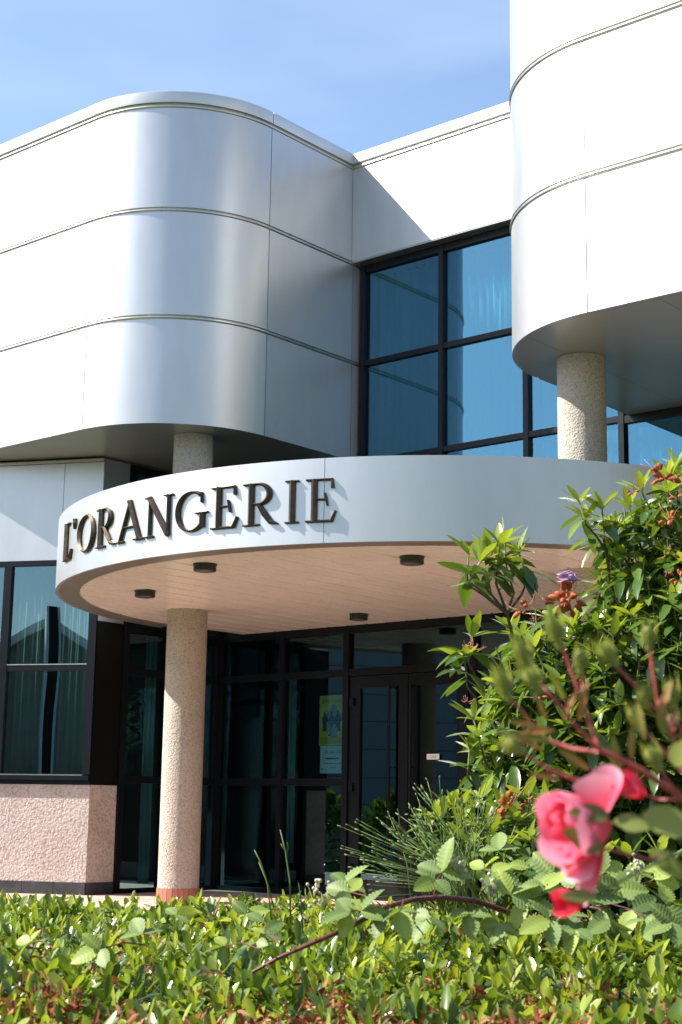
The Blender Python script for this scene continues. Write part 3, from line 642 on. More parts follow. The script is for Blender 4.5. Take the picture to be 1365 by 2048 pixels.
for k in range(nl):
    a = 2.4*k+rng.uniform(0, 6.28, ns); lev = k/nl                 # lower leaves spread, upper ones stand up
    t1 = np.cross(sd, np.array([.3, .5, .1])); t1 /= np.linalg.norm(t1, axis=1, keepdims=True); t2 = np.cross(sd, t1)
    rad = np.cos(a)[:, None]*t1+np.sin(a)[:, None]*t2
    el = np.radians(12+58*lev+rng.normal(0, 12, ns))
    D_.append(rad*np.cos(el)[:, None]+sd*np.sin(el)[:, None]); P_.append(base-sd*((1-lev)*.055)[..., None] if np.ndim(lev) else base-sd*((1-lev)*.055))
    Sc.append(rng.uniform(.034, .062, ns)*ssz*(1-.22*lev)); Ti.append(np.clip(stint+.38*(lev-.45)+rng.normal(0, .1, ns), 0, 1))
P_, D_, Sc, Ti = np.concatenate(P_), np.concatenate(D_), np.concatenate(Sc), np.concatenate(Ti)
Rm = frames(D_, np.tile([0, 0, 1.], (len(D_), 1))+rng.normal(0, .25, (len(D_), 3)))
vis, px, py, dd = visible(P_+D_*Sc[:, None]*.5)
key = np.where(vis & (P_[:, 2] > hz(P_[:, 0], P_[:, 1])-.03), dd, 1e9); order = np.argsort(key); top = order[:300]; rest_i = order[300:]
which = rng.integers(0, 2, len(P_)); loc = P_-HB
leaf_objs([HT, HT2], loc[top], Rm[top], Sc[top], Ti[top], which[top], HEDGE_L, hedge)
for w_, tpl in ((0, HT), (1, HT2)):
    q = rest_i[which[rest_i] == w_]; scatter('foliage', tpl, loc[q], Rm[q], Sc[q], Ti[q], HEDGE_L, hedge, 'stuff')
# withered flower remains in patches
cx, cy = [], []
for bx, by, r, n in ((-.28, 2.75, .22, 120), (.0, 2.85, .20, 90), (.28, 2.8, .16, 90), (-.55, 3.1, .2, 60), (.1, 3.4, .3, 50), (.55, 3.3, .2, 40), (-.75, 4.3, .25, 25), (.3, 4.6, .3, 25), (-.2, 5.3, .3, 20), (.62, 2.75, .12, 30), (-.45, 2.6, .15, 70), (-.1, 2.55, .15, 60), (.2, 2.55, .12, 60), (.48, 2.6, .1, 40), (-.6, 3.6, .3, 25)):
    cx.append(rng.normal(bx, r*.6, n)); cy.append(rng.normal(by, r*.6, n))
cx, cy = np.concatenate(cx), np.concatenate(cy); n = len(cx); k = 6
bp = np.repeat(np.stack([cx, cy, hz(cx, cy)+rng.uniform(-.03, .02, n)], 1), k, 0)+rng.normal(0, .008, (n*k, 3)); bd = rand_dirs(n*k, -30, 70)
scatter('withered_flowers', HT2, bp-HB, frames(bd, rng.normal(0, 1, (n*k, 3))), rng.uniform(.014, .03, n*k), rng.uniform(0, 1, n*k)**1.4, BROWN_L, hedge, 'stuff')
tw = MB()
for i in range(260):
    x, y = spots(1)
    if len(x) == 0: continue
    p = np.array([x[0], y[0], hz(x[0], y[0])-.10])-HB; d = rand_dirs(1, 30, 80)[0]; tw.tube([p, p+d*.05, p+d*.09+np.array([0, 0, .015])], [.0022, .0018, .001], 4)
tw.obj('twigs', STEMR, hedge, kind='stuff')
# ------------------------------------------------------------------ rhododendron
RC = at(1400, 1640, 5.6); RB = np.array([RC[0], 5.6, -.45])
rho = empty('rhododendron', RB, label='tall rhododendron bush with faded orange flower heads beside the canopy', cat='shrub')
outline = [(1365, 955), (1320, 965), (1285, 985), (1235, 1005), (1195, 1045), (1188, 1110), (1180, 1180), (1120, 1225), (1050, 1225), (985, 1290), (962, 1370), (958, 1470), (965, 1560), (985, 1650), (960, 1710), (990, 1800), (1760, 1800), (1790, 1500), (1720, 1200), (1600, 1020), (1480, 950)]
poly = np.array(outline, float)
def inside(x, y):
    c = np.zeros(len(x), bool); n = len(poly)
    for i in range(n):
        x0, y0 = poly[i]; x1, y1 = poly[i-1]
        c ^= ((y0 > y) != (y1 > y)) & (x < (x1-x0)*(y-y0)/(y1-y0+1e-9)+x0)
    return c
def edge_d(x, y):
    best = np.full(len(x), 1e9); n = len(poly)
    for i in range(n):
        a, b = poly[i-1], poly[i]; ab = b-a; t = np.clip(((x-a[0])*ab[0]+(y-a[1])*ab[1])/(ab@ab), 0, 1)
        best = np.minimum(best, np.hypot(x-a[0]-t*ab[0], y-a[1]-t*ab[1]))
    return best
n = 4200; X = rng.uniform(900, 1800, n); Y = rng.uniform(930, 1810, n); k = inside(X, Y); X, Y = X[k], Y[k]
k = (X < 1420) | (rng.random(len(X)) < .45); X, Y = X[k], Y[k]
ed = edge_d(X, Y)*5.5/F; hd = np.sqrt(np.clip(ed, 0, .6)*1.5)*.78
q = rng.uniform(-1, 1, len(X)); q = np.sign(q)*np.abs(q)**.45; q = np.where(rng.random(len(X)) < .62, -np.abs(q), q)
dep = 5.6+q*hd*.85
tips = np.array([at(a, b, c) for a, b, c in zip(X, Y, dep)])
# keep them apart
keep = []
for i, p in enumerate(tips):
    if all(np.sum((p-tips[j])**2) > .070**2 for j in keep[-900:]): keep.append(i)
tips = tips[keep]
extra = [(1160, 1005, 5.35), (1172, 1040, 5.4), (1205, 1020, 5.4), (1010, 1085, 5.1), (985, 1105, 5.1), (938, 1110, 5.15), (1040, 1110, 5.15), (1000, 1130, 5.05), (960, 1125, 5.0), (945, 1275, 5.1), (930, 1320, 5.1), (948, 1440, 5.05), (940, 1500, 5.05), (880, 1640, 4.9), (912, 1630, 4.9), (945, 1640, 4.85), (960, 1600, 4.9), (1000, 1620, 4.8), (1050, 1600, 4.8), (1000, 1090, 5.0), (1285, 985, 5.3), (1340, 960, 5.3), (862, 1652, 4.9), (895, 1622, 4.95), (922, 1655, 4.8), (985, 1665, 4.7), (1035, 1645, 4.7), (1010, 1705, 4.6), (1062, 1685, 4.6), (1105, 1715, 4.55), (1150, 1700, 4.6), (940, 1690, 4.7), (1200, 1730, 4.6), (1260, 1720, 4.6), (1320, 1715, 4.7), (1355, 935, 5.4), (1335, 985, 5.2)]
lightx = len(tips); tips = np.concatenate([tips, np.array([at(*e) for e in extra])])
cen = np.array([RC[0], 5.65, .75])
axis = tips-cen; axis /= np.linalg.norm(axis, axis=1, keepdims=True); axis = axis+np.array([0, -.05, .75])+rng.normal(0, .22, axis.shape)
axis[lightx:] = np.array([0, 0, 1.])+rng.normal(0, .22, (len(extra), 3)); axis /= np.linalg.norm(axis, axis=1, keepdims=True)
young = rng.random(len(tips)) < .45; young[lightx:] = True
P_, D_, Sc, Ti, Wh = [], [], [], [], []
for i, (p, a) in enumerate(zip(tips, axis)):
    t1 = np.cross(a, [.2, .9, .1]); t1 /= np.linalg.norm(t1); t2 = np.cross(a, t1); off = rng.uniform(0, 6.28)
    ny = rng.integers(5, 8) if young[i] else 0; no_ = rng.integers(5, 8)
    for k in range(no_+ny):
        isy = k >= no_; an = off+2.4*k+rng.normal(0, .15); r = math.cos(an)*t1+math.sin(an)*t2
        el = math.radians(rng.uniform(28, 66) if isy else rng.uniform(-28, 28))
        d = r*math.cos(el)+a*math.sin(el)
        if not isy: d = d+np.array([0, 0, -.18])
        P_.append(p-a*((.0 if isy else rng.uniform(.035, .075)))); D_.append(d)
        Sc.append(rng.uniform(.072, .108) if isy else rng.uniform(.095, .145)); Ti.append(np.clip(rng.normal(.88 if isy else .45, .12), 0, 1)); Wh.append(0 if isy else (rng.random() < .45))
P_, D_, Sc, Ti, Wh = np.array(P_), np.array(D_), np.array(Sc), np.array(Ti), np.array(Wh).astype(int)
Rm = frames(D_, np.tile([0, 0, 1.], (len(D_), 1))+rng.normal(0, .2, (len(D_), 3)))
vis, px, py, dd = visible(P_+D_*Sc[:, None]*.5); key = np.where(vis, dd-Sc*4, 1e9); order = np.argsort(key); top = order[:300]; rest_i = order[300:]; loc = P_-RB
leaf_objs([RT_, RT2], loc[top], Rm[top], Sc[top], Ti[top], Wh[top], RHODO_L, rho)
for w_, tpl in ((0, RT_), (1, RT2)):
    q = rest_i[Wh[rest_i] == w_]; scatter('foliage', tpl, loc[q], Rm[q], Sc[q], Ti[q], RHODO_L, rho, 'stuff')
tr = MB()
for k in range(5):
    b = np.array([rng.uniform(-.25, .25), rng.uniform(-.2, .2), 0]); e = np.array([rng.uniform(-.5, .6), rng.uniform(-.3, .3), rng.uniform(1.3, 2.0)])
    tr.tube([b, b*.8+e*.35+np.array([0, 0, .1]), b*.3+e*.7, e], [.035, .028, .02, .012], 8)
tr.obj('trunk', BARK, rho)
st = MB(); stg = MB()
for i, (p, a) in enumerate(zip(tips, axis)):
    q0 = p-a*.09; hub = np.array([cen[0]+(p[0]-cen[0])*.8, cen[1]+(p[1]-cen[1])*.75, p[2]-.15]) if i < lightx else (at(1015, 1228, 5.12) if i-lightx in (3, 4, 5, 6, 7, 8, 19) else (at(1212, 1100, 5.4) if i-lightx < 3 else p+np.array([.06, .08, -.16])))
    stg.tube([q0-RB, p-RB+a*.01], [.0035, .0028], 5)
    if i >= lightx or i % 2 == 0: st.tube([hub-RB, (hub*.4+q0*.6)+rng.normal(0, .012, 3)-RB, q0-RB], [.0055, .0042, .0034], 5)
st.tube([at(1015, 1228, 5.12)-RB, at(1040, 1330, 5.3)-RB, at(1100, 1450, 5.5)-RB], [.0055, .007, .009], 6); st.tube([at(1212, 1100, 5.4)-RB, at(1225, 1180, 5.45)-RB, at(1260, 1300, 5.5)-RB], [.0055, .007, .009], 6)
st.obj('branches', BARK, rho, kind='stuff'); stg.obj('young_stems', STEMG, rho, kind='stuff')
# dense dark core so that the bush is not see-through
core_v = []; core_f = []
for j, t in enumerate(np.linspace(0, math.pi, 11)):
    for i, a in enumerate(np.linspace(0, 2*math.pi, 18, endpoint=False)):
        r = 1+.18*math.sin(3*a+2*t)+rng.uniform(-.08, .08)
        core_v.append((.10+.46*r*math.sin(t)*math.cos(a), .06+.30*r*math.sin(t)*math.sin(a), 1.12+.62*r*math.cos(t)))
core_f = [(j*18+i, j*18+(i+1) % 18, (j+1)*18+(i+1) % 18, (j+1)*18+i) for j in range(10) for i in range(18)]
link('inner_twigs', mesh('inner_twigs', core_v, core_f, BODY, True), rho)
# faded flower heads
def truss(p, size, n, petals, curl, label, lilac=False):
    tmp = MB(); tt = []
    def put(mb, t):
        tmp.add(mb.v, mb.f); tt.extend([t]*len(mb.v))
    for k in range(n):
        d = rand_dirs(1, -25, 85)[0]; c = d*size*rng.uniform(.2, .75); L = size*rng.uniform(.5, .8)
        # shrivelled corolla: a crumpled little cone
        mb = MB(); m1 = np.cross(d, [.3, .1, .9]); m1 /= np.linalg.norm(m1); m2 = np.cross(d, m1); seg = 7; prof = [(.12, 0), (.24, .3), (.30, .6), (.20, .9), (.05, 1.05)]
        vs = [c+d*L*z+(m1*math.cos(6.283*i/seg)+m2*math.sin(6.283*i/seg))*L*r*rng.uniform(.55, 1.25)+np.array([0, 0, -.25*L*z*z]) for r, z in prof for i in range(seg)]
        mb.add(vs, [(j*seg+i, j*seg+(i+1) % seg, (j+1)*seg+(i+1) % seg, (j+1)*seg+i) for j in range(len(prof)-1) for i in range(seg)]); put(mb, rng.uniform(.2, .65))
    for k in range(curl):
        d = rand_dirs(1, -5, 60)[0]; L = size*rng.uniform(1.0, 1.9); s_ = rand_dirs(1, 10, 90)[0]; b = d*size*.35
        mb = MB().tube([b, b+d*L*.4, b+d*L*.75+s_*L*.10, b+d*L*.95+s_*L*.28, b+d*L*.92+s_*L*.42], [.0011, .001, .0009, .0009, .0012], 4); put(mb, rng.uniform(.75, 1))
    me = tinted('flower_head', tmp.v, tmp.f, WITHER, tt); o = link('flower_head', me, rho, p-RB); tag(o, label=label)
    if lilac:
        V_, T_, Fc = [], [], []
        tpl = leaf_tpl([0, .3, .65, .9, 1], [.06, .2, .3, .22, .05], .5, -.3)
        for k in range(18):
            d = rand_dirs(1, 25, 85)[0]; R3 = frames(d[None], rng.normal(0, 1, (1, 3)))[0]; L = rng.uniform(.022, .034); n_ = len(V_)
            V_ += [R3@v*L+d*.012+np.array([rng.normal(0, .012), rng.normal(0, .01)-.02, .055]) for v in tpl[0]]; T_ += [rng.uniform(.1, 1)]*len(tpl[0]); Fc += [tuple(i+n_ for i in f) for f in tpl[1]]
        link('lilac_petals', tinted('lilac_petals', V_, Fc, LILAC, T_), o)
for (x_, y_, d_, s_, n_, cu_, lil) in ((1330, 958, 5.15, .042, 13, 6, False), (1270, 985, 5.2, .022, 3, 6, False), (1345, 1045, 5.05, .032, 7, 6, False), (1050, 1222, 4.95, .032, 7, 7, False), (1072, 1245, 4.95, .022, 4, 2, False), (1135, 1205, 4.98, .052, 18, 4, True), (945, 1300, 4.98, .020, 2, 11, False), (1020, 1618, 4.72, .036, 12, 7, False), (1058, 1610, 4.75, .020, 3, 3, False), (1362, 1000, 5.05, .03, 5, 3, False), (1360, 1160, 5.0, .03, 5, 4, False), (1080, 1395, 4.9, .022, 4, 2, False), (935, 1405, 5.0, .012, 1, 5, False), (1340, 1110, 5.0, .02, 3, 2, False)):
    truss(at(x_, y_, d_-.05), s_*1.2, n_, 0, cu_, 'half faded lilac and rust flower head' if lil else 'shrivelled orange brown flower head with curled stamens', lil)
# ------------------------------------------------------------------ green broom tuft and single stalks
def stalk(mb, tt, pts, r, t):
    n0 = len(mb.v); mb.tube(pts, r, 5); tt.extend([t]*(len(mb.v)-n0))
BRB = at(900, 1850, 4.6); BRB[2] = -.45
bro = empty('broom_tuft', BRB, label='fan of thin upright green broom stems in front of the doors', cat='plant')
rest_b, rest_t = MB(), []; 
for k in range(112):
    bx, by, dpt = rng.normal(930, 38), 1830, rng.uniform(4.3, 4.9); f = rng.random()
    tx = 715+275*f**.75+rng.normal(0, 12); ty = 1690-85*math.sin(min(1, f*1.15)*math.pi*.62)+abs(rng.normal(0, 62))
    if k < 12: tx, ty = [(685, 1655), (720, 1662), (742, 1662), (800, 1632), (833, 1582), (848, 1580), (858, 1595), (790, 1645), (770, 1652), (822, 1615), (885, 1590), (960, 1585)][k]
    a, b = at(bx, by, dpt), at(tx, ty, dpt+rng.uniform(-.15, .15)); mid = a*.45+b*.55+np.array([(a[0]-b[0])*.10, 0, .03])
    pts = [a-BRB, mid-BRB, b-BRB]; mb, tt = (MB(), []) if k < 60 else (rest_b, rest_t); t = rng.uniform(.1, .8)
    stalk(mb, tt, pts, [.0016, .0013, .0009], t)
    d = (b-mid)/np.linalg.norm(b-mid)
    stalk(mb, tt, [b-BRB-d*.003, b-BRB+d*.006, b-BRB+d*.016], [.0014, .003, .0012], .95)
    if rng.random() < .6:
        q = mid*.4+b*.6; e = q+d*rng.uniform(.05, .1)+np.array([rng.uniform(-.03, .03), 0, .02]); stalk(mb, tt, [q-BRB, (q+e)/2-BRB+np.array([0, 0, .004]), e-BRB], [.0014, .0014, .001], t); stalk(mb, tt, [e-BRB, e-BRB+d*.01], [.0024, .001], .95)
    if k < 60: link('stem', tinted('stem', mb.v, mb.f, BROOM, tt), bro)
tag(link('stems', tinted('stems', rest_b.v, rest_b.f, BROOM, rest_t), bro), kind='stuff')
for j, (pl, lab) in enumerate((([(548, 1822, 4.7), (536, 1770, 4.7), (520, 1720, 4.7), (507, 1712, 4.7)], 'leaning pair of green stalks rising above the hedge'), ([(584, 1822, 4.7), (580, 1760, 4.7), (572, 1705, 4.7), (561, 1660, 4.7)], 'tall forked green stalk rising above the hedge'), ([(608, 1825, 4.7), (602, 1795, 4.7), (597, 1765, 4.7)], 'short green stalk beside the beige seed head'))):
    b = at(*pl[0]); b[2] -= .08; o = empty('green_stalk', b, label=lab, cat='plant', group='green stalks above the hedge'); mb, tt = MB(), []
    pts = [b-b]+[at(*q)-b for q in (pl[1:] if j != 0 else [(536, 1770, 4.7), (522, 1725, 4.7), (508, 1714, 4.7)][:2]+[(507, 1712, 4.7)][:0]+[(509, 1700, 4.7)])]
    stalk(mb, tt, pts, [.003]+[.0026]*(len(pts)-2)+[.0016], .6)
    if j == 0: stalk(mb, tt, [at(548, 1815, 4.7)-b, at(535, 1765, 4.7)-b, at(518, 1725, 4.7)-b], [.0028, .0022, .0015], .7)
    if j == 1:
        stalk(mb, tt, [at(574, 1708, 4.7)-b, at(577, 1695, 4.7)-b, at(574, 1684, 4.7)-b], [.0018, .0018, .0012], .7); stalk(mb, tt, [at(574, 1708, 4.7)-b, at(566, 1695, 4.7)-b, at(562, 1688, 4.7)-b], [.0018, .0015, .0012], .7)
    link('stem', tinted('stem', mb.v, mb.f, BROOM, tt), o)
# ------------------------------------------------------------------ bramble
def bramble_leaflet(seed):
    r_ = np.random.default_rng(seed); nv = 8; V_, Fc, T_ = [], [], []; ys = np.linspace(0, 1, 2*nv+1)
    for i, y in enumerate(ys):
        w_ = .36*math.sin(math.pi*min(1, y**.72))**.8*(1-.12*y)+.005; tooth = 1.0 if i % 2 == 0 else .86
        pleat = .034*(1 if i % 2 == 0 else -1)
        for s in (-1, -.5, 0, .5, 1):
            a = abs(s); x = s*w_*(tooth if a == 1 else 1); yy = y+(.10*a*w_/.36 if 0 < y < 1 else 0)
            V_.append((x, yy, .10*a*w_-.20*y*y+pleat*(1 if a == .5 else (.5 if a == 1 else 0))*min(1, w_*4))); T_.append(.45+.2*(1 if i % 2 == 0 else -1)*(.6 if a > 0 else 0)+(.25 if a == 0 else 0))
    for i in range(len(ys)-1):
        for j in range(4): a = i*5+j; Fc.append((a, a+1, a+6, a+5))
    return np.array(V_), Fc, T_
LT = [bramble_leaflet(s) for s in range(2)]
lm0 = [tinted('leaflet', v, f, BRAMBLE_L, t) for v, f, t in LT]
lmD = [tinted('leaflet', v, f, BRAMBLE_L, [max(0, x-.28) for x in t]) for v, f, t in LT]
lmY = [tinted('leaflet', v, f, BRAMBLE_L, [min(1, x+.5) for x in t]) for v, f, t in LT]
BB = at(1100, 1850, 4.75); BB[2] = -.45
bra = empty('bramble', BB, label='arching bramble with a thorny red cane and pleated toothed leaves', cat='plant')
cane = [at(*q) for q in ((505, 1945, 3.15), (560, 1915, 3.15), (640, 1880, 3.15), (700, 1855, 3.18), (770, 1815, 3.2), (830, 1799, 3.25), (890, 1795, 3.3), (950, 1802, 3.32), (1010, 1822, 3.36), (1050, 1838, 3.6), (1085, 1846, 4.5))]
cane.append(np.array([BB[0], BB[1], -.44])); cane = [p-BB for p in cane]
cm = MB(); cm.tube(cane, [.0036, .0041, .0047, .005, .0052, .0054, .0056, .0058, .006, .006, .007, .008], 8); autosmooth(cm.obj('cane', STEMR, bra))
th = MB()
for i in range(len(cane)-3):
    for k in range(7):
        t = rng.random(); p = cane[i]*(1-t)+cane[i+1]*t; d = rand_dirs(1, -60, 90)[0]; th.tube([p+d*.004, p+d*.0075, p+d*.012+np.array([0, 0, -.002])], [.0018, .001, .0002], 4)
th.obj('thorns', STEMR, bra, kind='stuff')
twg = MB()
def bleaf(px_, py_, dpt, tx, ty, tdep, size, yel=False, nrm=(-.35, -.55, .75)):
    p, q = at(px_, py_, dpt), at(tx, ty, dpt+tdep); d = q-p; L = np.linalg.norm(d) if size is None else size
    R3 = frames(d[None], np.array([nrm])+rng.normal(0, .38, (1, 3)))[0]
    o = bpy.data.objects.new('leaflet', (lmY if yel or rng.random() < .15 else (lmD if rng.random() < .3 else lm0))[int(rng.integers(0, 2))]); COL.objects.link(o); o.parent = bra
    o.matrix_local = Matrix.Translation(Vector(p-BB)) @ Matrix([list(r) for r in R3]).to_4x4() @ Matrix.Scale(float(L), 4)
def triple(px_, py_, dpt, ang, size, yel=False, stem=None):
    size = size*rng.uniform(.95, 1.2)
    """three leaflets from one stalk; ang: picture direction of the middle one, degrees, 0 right, 90 up"""
    for k, da in enumerate((0, 75, -75)):
        a = math.radians(ang+da+rng.normal(0, 8)); L = size*(1 if k == 0 else .82)*F/dpt
        bleaf(px_, py_, dpt, px_+L*math.cos(a), py_-L*math.sin(a)*.62, rng.uniform(-.02, .02)+(-.025 if math.sin(a) < 0 else .02), size*(1 if k == 0 else .82), yel and k == 0)
    if stem: twg.tube([at(px_, py_, dpt)-BB, (at(px_, py_, dpt)+at(*stem))/2-BB+np.array([0, 0, .01]), at(*stem)-BB], [.0012, .0016, .002], 5)
for a in ((700, 1785, 3.45, 150, .062, False, (760, 1818, 3.2)), (690, 1765, 3.5, 60, .058, False, None), (700, 1825, 3.15, 190, .06, False, (735, 1835, 3.2)), (722, 1822, 3.15, 50, .058, False, None), (775, 1825, 3.15, 250, .058, False, (790, 1812, 3.2)), (800, 1822, 3.1, 300, .06, False, (815, 1803, 3.2)),
          (884, 1745, 3.3, 75, .068, False, (868, 1795, 3.28)), (872, 1760, 3.25, 215, .055, True, None), (968, 1738, 3.4, 60, .05, False, (985, 1812, 3.35)), (985, 1745, 3.35, 330, .06, False, None), (1022, 1790, 3.3, 40, .075, False, (1020, 1826, 3.36)), (1050, 1800, 3.3, 340, .07, False, None), (940, 1825, 3.3, 270, .06, False, (955, 1803, 3.32)),
          (1090, 1780, 3.3, 80, .06, False, (1050, 1845, 3.4)), (1130, 1830, 3.35, 300, .07, False, (1070, 1855, 3.4)), (1180, 1800, 3.4, 20, .075, False, (1090, 1850, 3.4)), (1240, 1780, 3.4, 70, .075, False, (1180, 1800, 3.4)), (1265, 1820, 3.35, 340, .075, False, (1180, 1815, 3.4)), (1310, 1760, 3.45, 60, .07, False, (1250, 1800, 3.4)), (1335, 1810, 3.4, 10, .08, False, (1265, 1820, 3.4)), (1290, 1840, 3.3, 280, .06, False, (1250, 1820, 3.4)), (1220, 1840, 3.3, 230, .055, False, (1180, 1815, 3.4)),
          (285, 1868, 3.6, 110, .055, False, (330, 1890, 3.5)), (200, 1900, 3.4, 200, .06, False, (290, 1890, 3.5)), (60, 1885, 3.7, 150, .045, False, (110, 1900, 3.6)), (530, 1868, 3.5, 60, .055, False, (560, 1890, 3.4)), (450, 1892, 3.4, 190, .05, False, (520, 1900, 3.3)), (512, 1885, 3.45, 280, .045, False, None), (1000, 1700, 3.9, 100, .06, False, None), (1060, 1735, 3.8, 60, .065, False, None), (1110, 1750, 3.7, 130, .07, False, None), (1160, 1770, 3.6, 60, .075, True, None), (1210, 1745, 3.7, 110, .075, False, None), (1270, 1760, 3.6, 150, .075, False, None), (1340, 1735, 3.7, 100, .08, False, None), (1100, 1840, 3.2, 200, .065, False, None), (1150, 1860, 3.2, 260, .06, True, None), (1345, 1845, 3.2, 200, .07, False, None), (1000, 1850, 3.3, 250, .06, False, None), (860, 1835, 3.2, 240, .06, False, None), (352, 1830, 4.6, 45, .06, True, None), (495, 1828, 4.4, 40, .065, True, None)):
    triple(*a)
twg.obj('leaf_stalks', STEMR, bra, kind='stuff')
bm_ = MB(); tt = []
for (bx, by, dpt) in ((920, 1725, 3.3), (628, 1770, 3.5), (650, 1790, 3.5), (990, 1770, 3.32), (1275, 1735, 3.4)):
    for k in range(11):
        p = at(bx, by, dpt)+rng.normal(0, .011, 3); r = rng.uniform(.0035, .0052); n0 = len(bm_.v); mb = MB()
        mb.lathe([(r*math.sin(t)+1e-4, -r*math.cos(t)) for t in np.linspace(.1, 3.04, 6)], 7); bm_.add([np.array(v)+p-BB for v in mb.v], mb.f)
        bm_.tube([p-BB, at(bx, by+28, dpt)-BB], [.0008, .001], 3); tt.extend([rng.uniform(.5, 1)]*(len(bm_.v)-n0))
o = link('green_berries', tinted('green_berries', bm_.v, bm_.f, leafmat('unripe_berry', (.25, .17, .10), (.42, .36, .22), (.55, .52, .38), .1, .5, .3), tt), bra); o['kind'] = 'stuff'
# ------------------------------------------------------------------ rose close by
RD = 1.04; RO = at(1520, 1900, RD); RO[2] = -.45
ros = empty('rose_bush', RO, label='pink rose bloom with reddish stems and green buds close by', cat='rose')
def rp(x, y, dz=0): return at(x, y, RD+dz)-RO
stems = [[(1520, 2300, .05), (1500, 2000, .04), (1450, 1700, .02), (1370, 1600, 0), (1290, 1545, 0), (1235, 1515, 0), (1200, 1500, 0)],
         [(1200, 1500, 0), (1172, 1425, .01), (1150, 1360, .01), (1128, 1300, .01), (1118, 1283, .01)], [(1200, 1500, 0), (1150, 1450, -.01), (1110, 1400, -.02), (1078, 1372, -.02)], [(1110, 1400, -.02), (1075, 1362, 0), (1056, 1330, .01)],
         [(1200, 1505, 0), (1146, 1498, .01), (1092, 1479, .02), (1050, 1430, .02), (1020, 1392, .02)], [(1230, 1575, -.01), (1150, 1560, -.01), (1095, 1538, -.01), (1045, 1503, -.01)], [(1168, 1416, .01), (1166, 1370, .02), (1163, 1340, .02)],
         [(1450, 1700, .02), (1385, 1560, .02), (1335, 1450, .02), (1290, 1390, .02), (1240, 1340, .02), (1228, 1326, .02)], [(1335, 1450, .02), (1316, 1400, .03), (1306, 1340, .03), (1300, 1292, .03)], [(1385, 1560, .02), (1340, 1515, .03), (1300, 1472, .03), (1282, 1455, .03)],
         [(1385, 1560, .02), (1365, 1470, .03), (1348, 1410, .03)], [(1370, 1600, 0), (1335, 1560, -.01), (1318, 1532, -.01)], [(1450, 1700, .02), (1340, 1670, 0), (1270, 1655, 0), (1218, 1645, 0)], [(1450, 1700, .02), (1340, 1710, -.01), (1250, 1760, -.02), (1175, 1795, -.02)],
         [(1370, 1600, 0), (1320, 1600, .01), (1290, 1590, .01)], [(1450, 1700, .02), (1400, 1700, .01), (1300, 1720, 0), (1180, 1690, -.01)]]
for k, s in enumerate(stems):
    pts = [rp(*q) for q in s]; r0 = .003 if k == 0 else (.0016 if len(s) > 3 else .0013); o = MB().tube(pts, np.linspace(r0, r0*.62, len(pts)), 7).obj('stem', ROSE_S if k not in (12, 13) else STEMG, ros); autosmooth(o)
def bud(x, y, tx, ty, dz, r, col=None):
    a, t = rp(x, y, dz), rp(x+(tx-x)*1.3, y+(ty-y)*1.3, dz-.005); r = r*.80; ax = (t-a); L = np.linalg.norm(ax); ax /= L; m1 = np.cross(ax, [.2, .9, .3]); m1 /= np.linalg.norm(m1); m2 = np.cross(ax, m1); seg = 10
    prof = [(.25, -.55), (.55, -.42), (.62, -.15), (.50, 0), (.85, .18), (1.0, .38), (.82, .62), (.45, .85), (.12, 1.0)]
    vs = [a+ax*L*z*.8+(m1*math.cos(6.283*i/seg)+m2*math.sin(6.283*i/seg))*r*q for q, z in prof for i in range(seg)]
    o = link('bud', tinted('bud', vs, [(j*seg+i, j*seg+(i+1) % seg, (j+1)*seg+(i+1) % seg, (j+1)*seg+i) for j in range(len(prof)-1) for i in range(seg)], col or ROSE_L, .9), ros)
    V_, Fc = [], []
    tpl = leaf_tpl([0, .25, .55, .8, 1], [.09, .14, .09, .04, .008], .5, .05)
    for k in range(5):
        an = 6.283*k/5+.4; rad = m1*math.cos(an)+m2*math.sin(an); R3 = frames((ax+rad*(.02 if k % 2 else .14))[None], rad[None])[0]; n0 = len(V_)
        V_ += [R3@v*L*(.95+.18*(k % 3))+a+rad*r*.72 for v in tpl[0]]; Fc += [tuple(i+n0 for i in f) for f in tpl[1]]
    link('sepals', tinted('sepals', V_, Fc, ROSE_L, .8), o)
for b in ((1116, 1278, 1103, 1232, .01, .0064), (1072, 1370, 1052, 1338, -.02, .0076), (1053, 1325, 1037, 1283, .01, .0066), (1014, 1384, 998, 1342, .02, .0064), (1036, 1498, 1006, 1484, -.01, .0072), (1162, 1334, 1162, 1300, .02, .0058), (1224, 1318, 1200, 1288, .02, .0068), (1299, 1286, 1298, 1252, .03, .0058), (1277, 1448, 1264, 1415, .03, .0058), (1346, 1402, 1341, 1365, .03, .0062), (1314, 1526, 1297, 1495, -.01, .0072), (1294, 1402, 1286, 1372, .02, .0058)): bud(*b)
bud(1346, 1452, 1345, 1430, .03, .0045, PETAL)
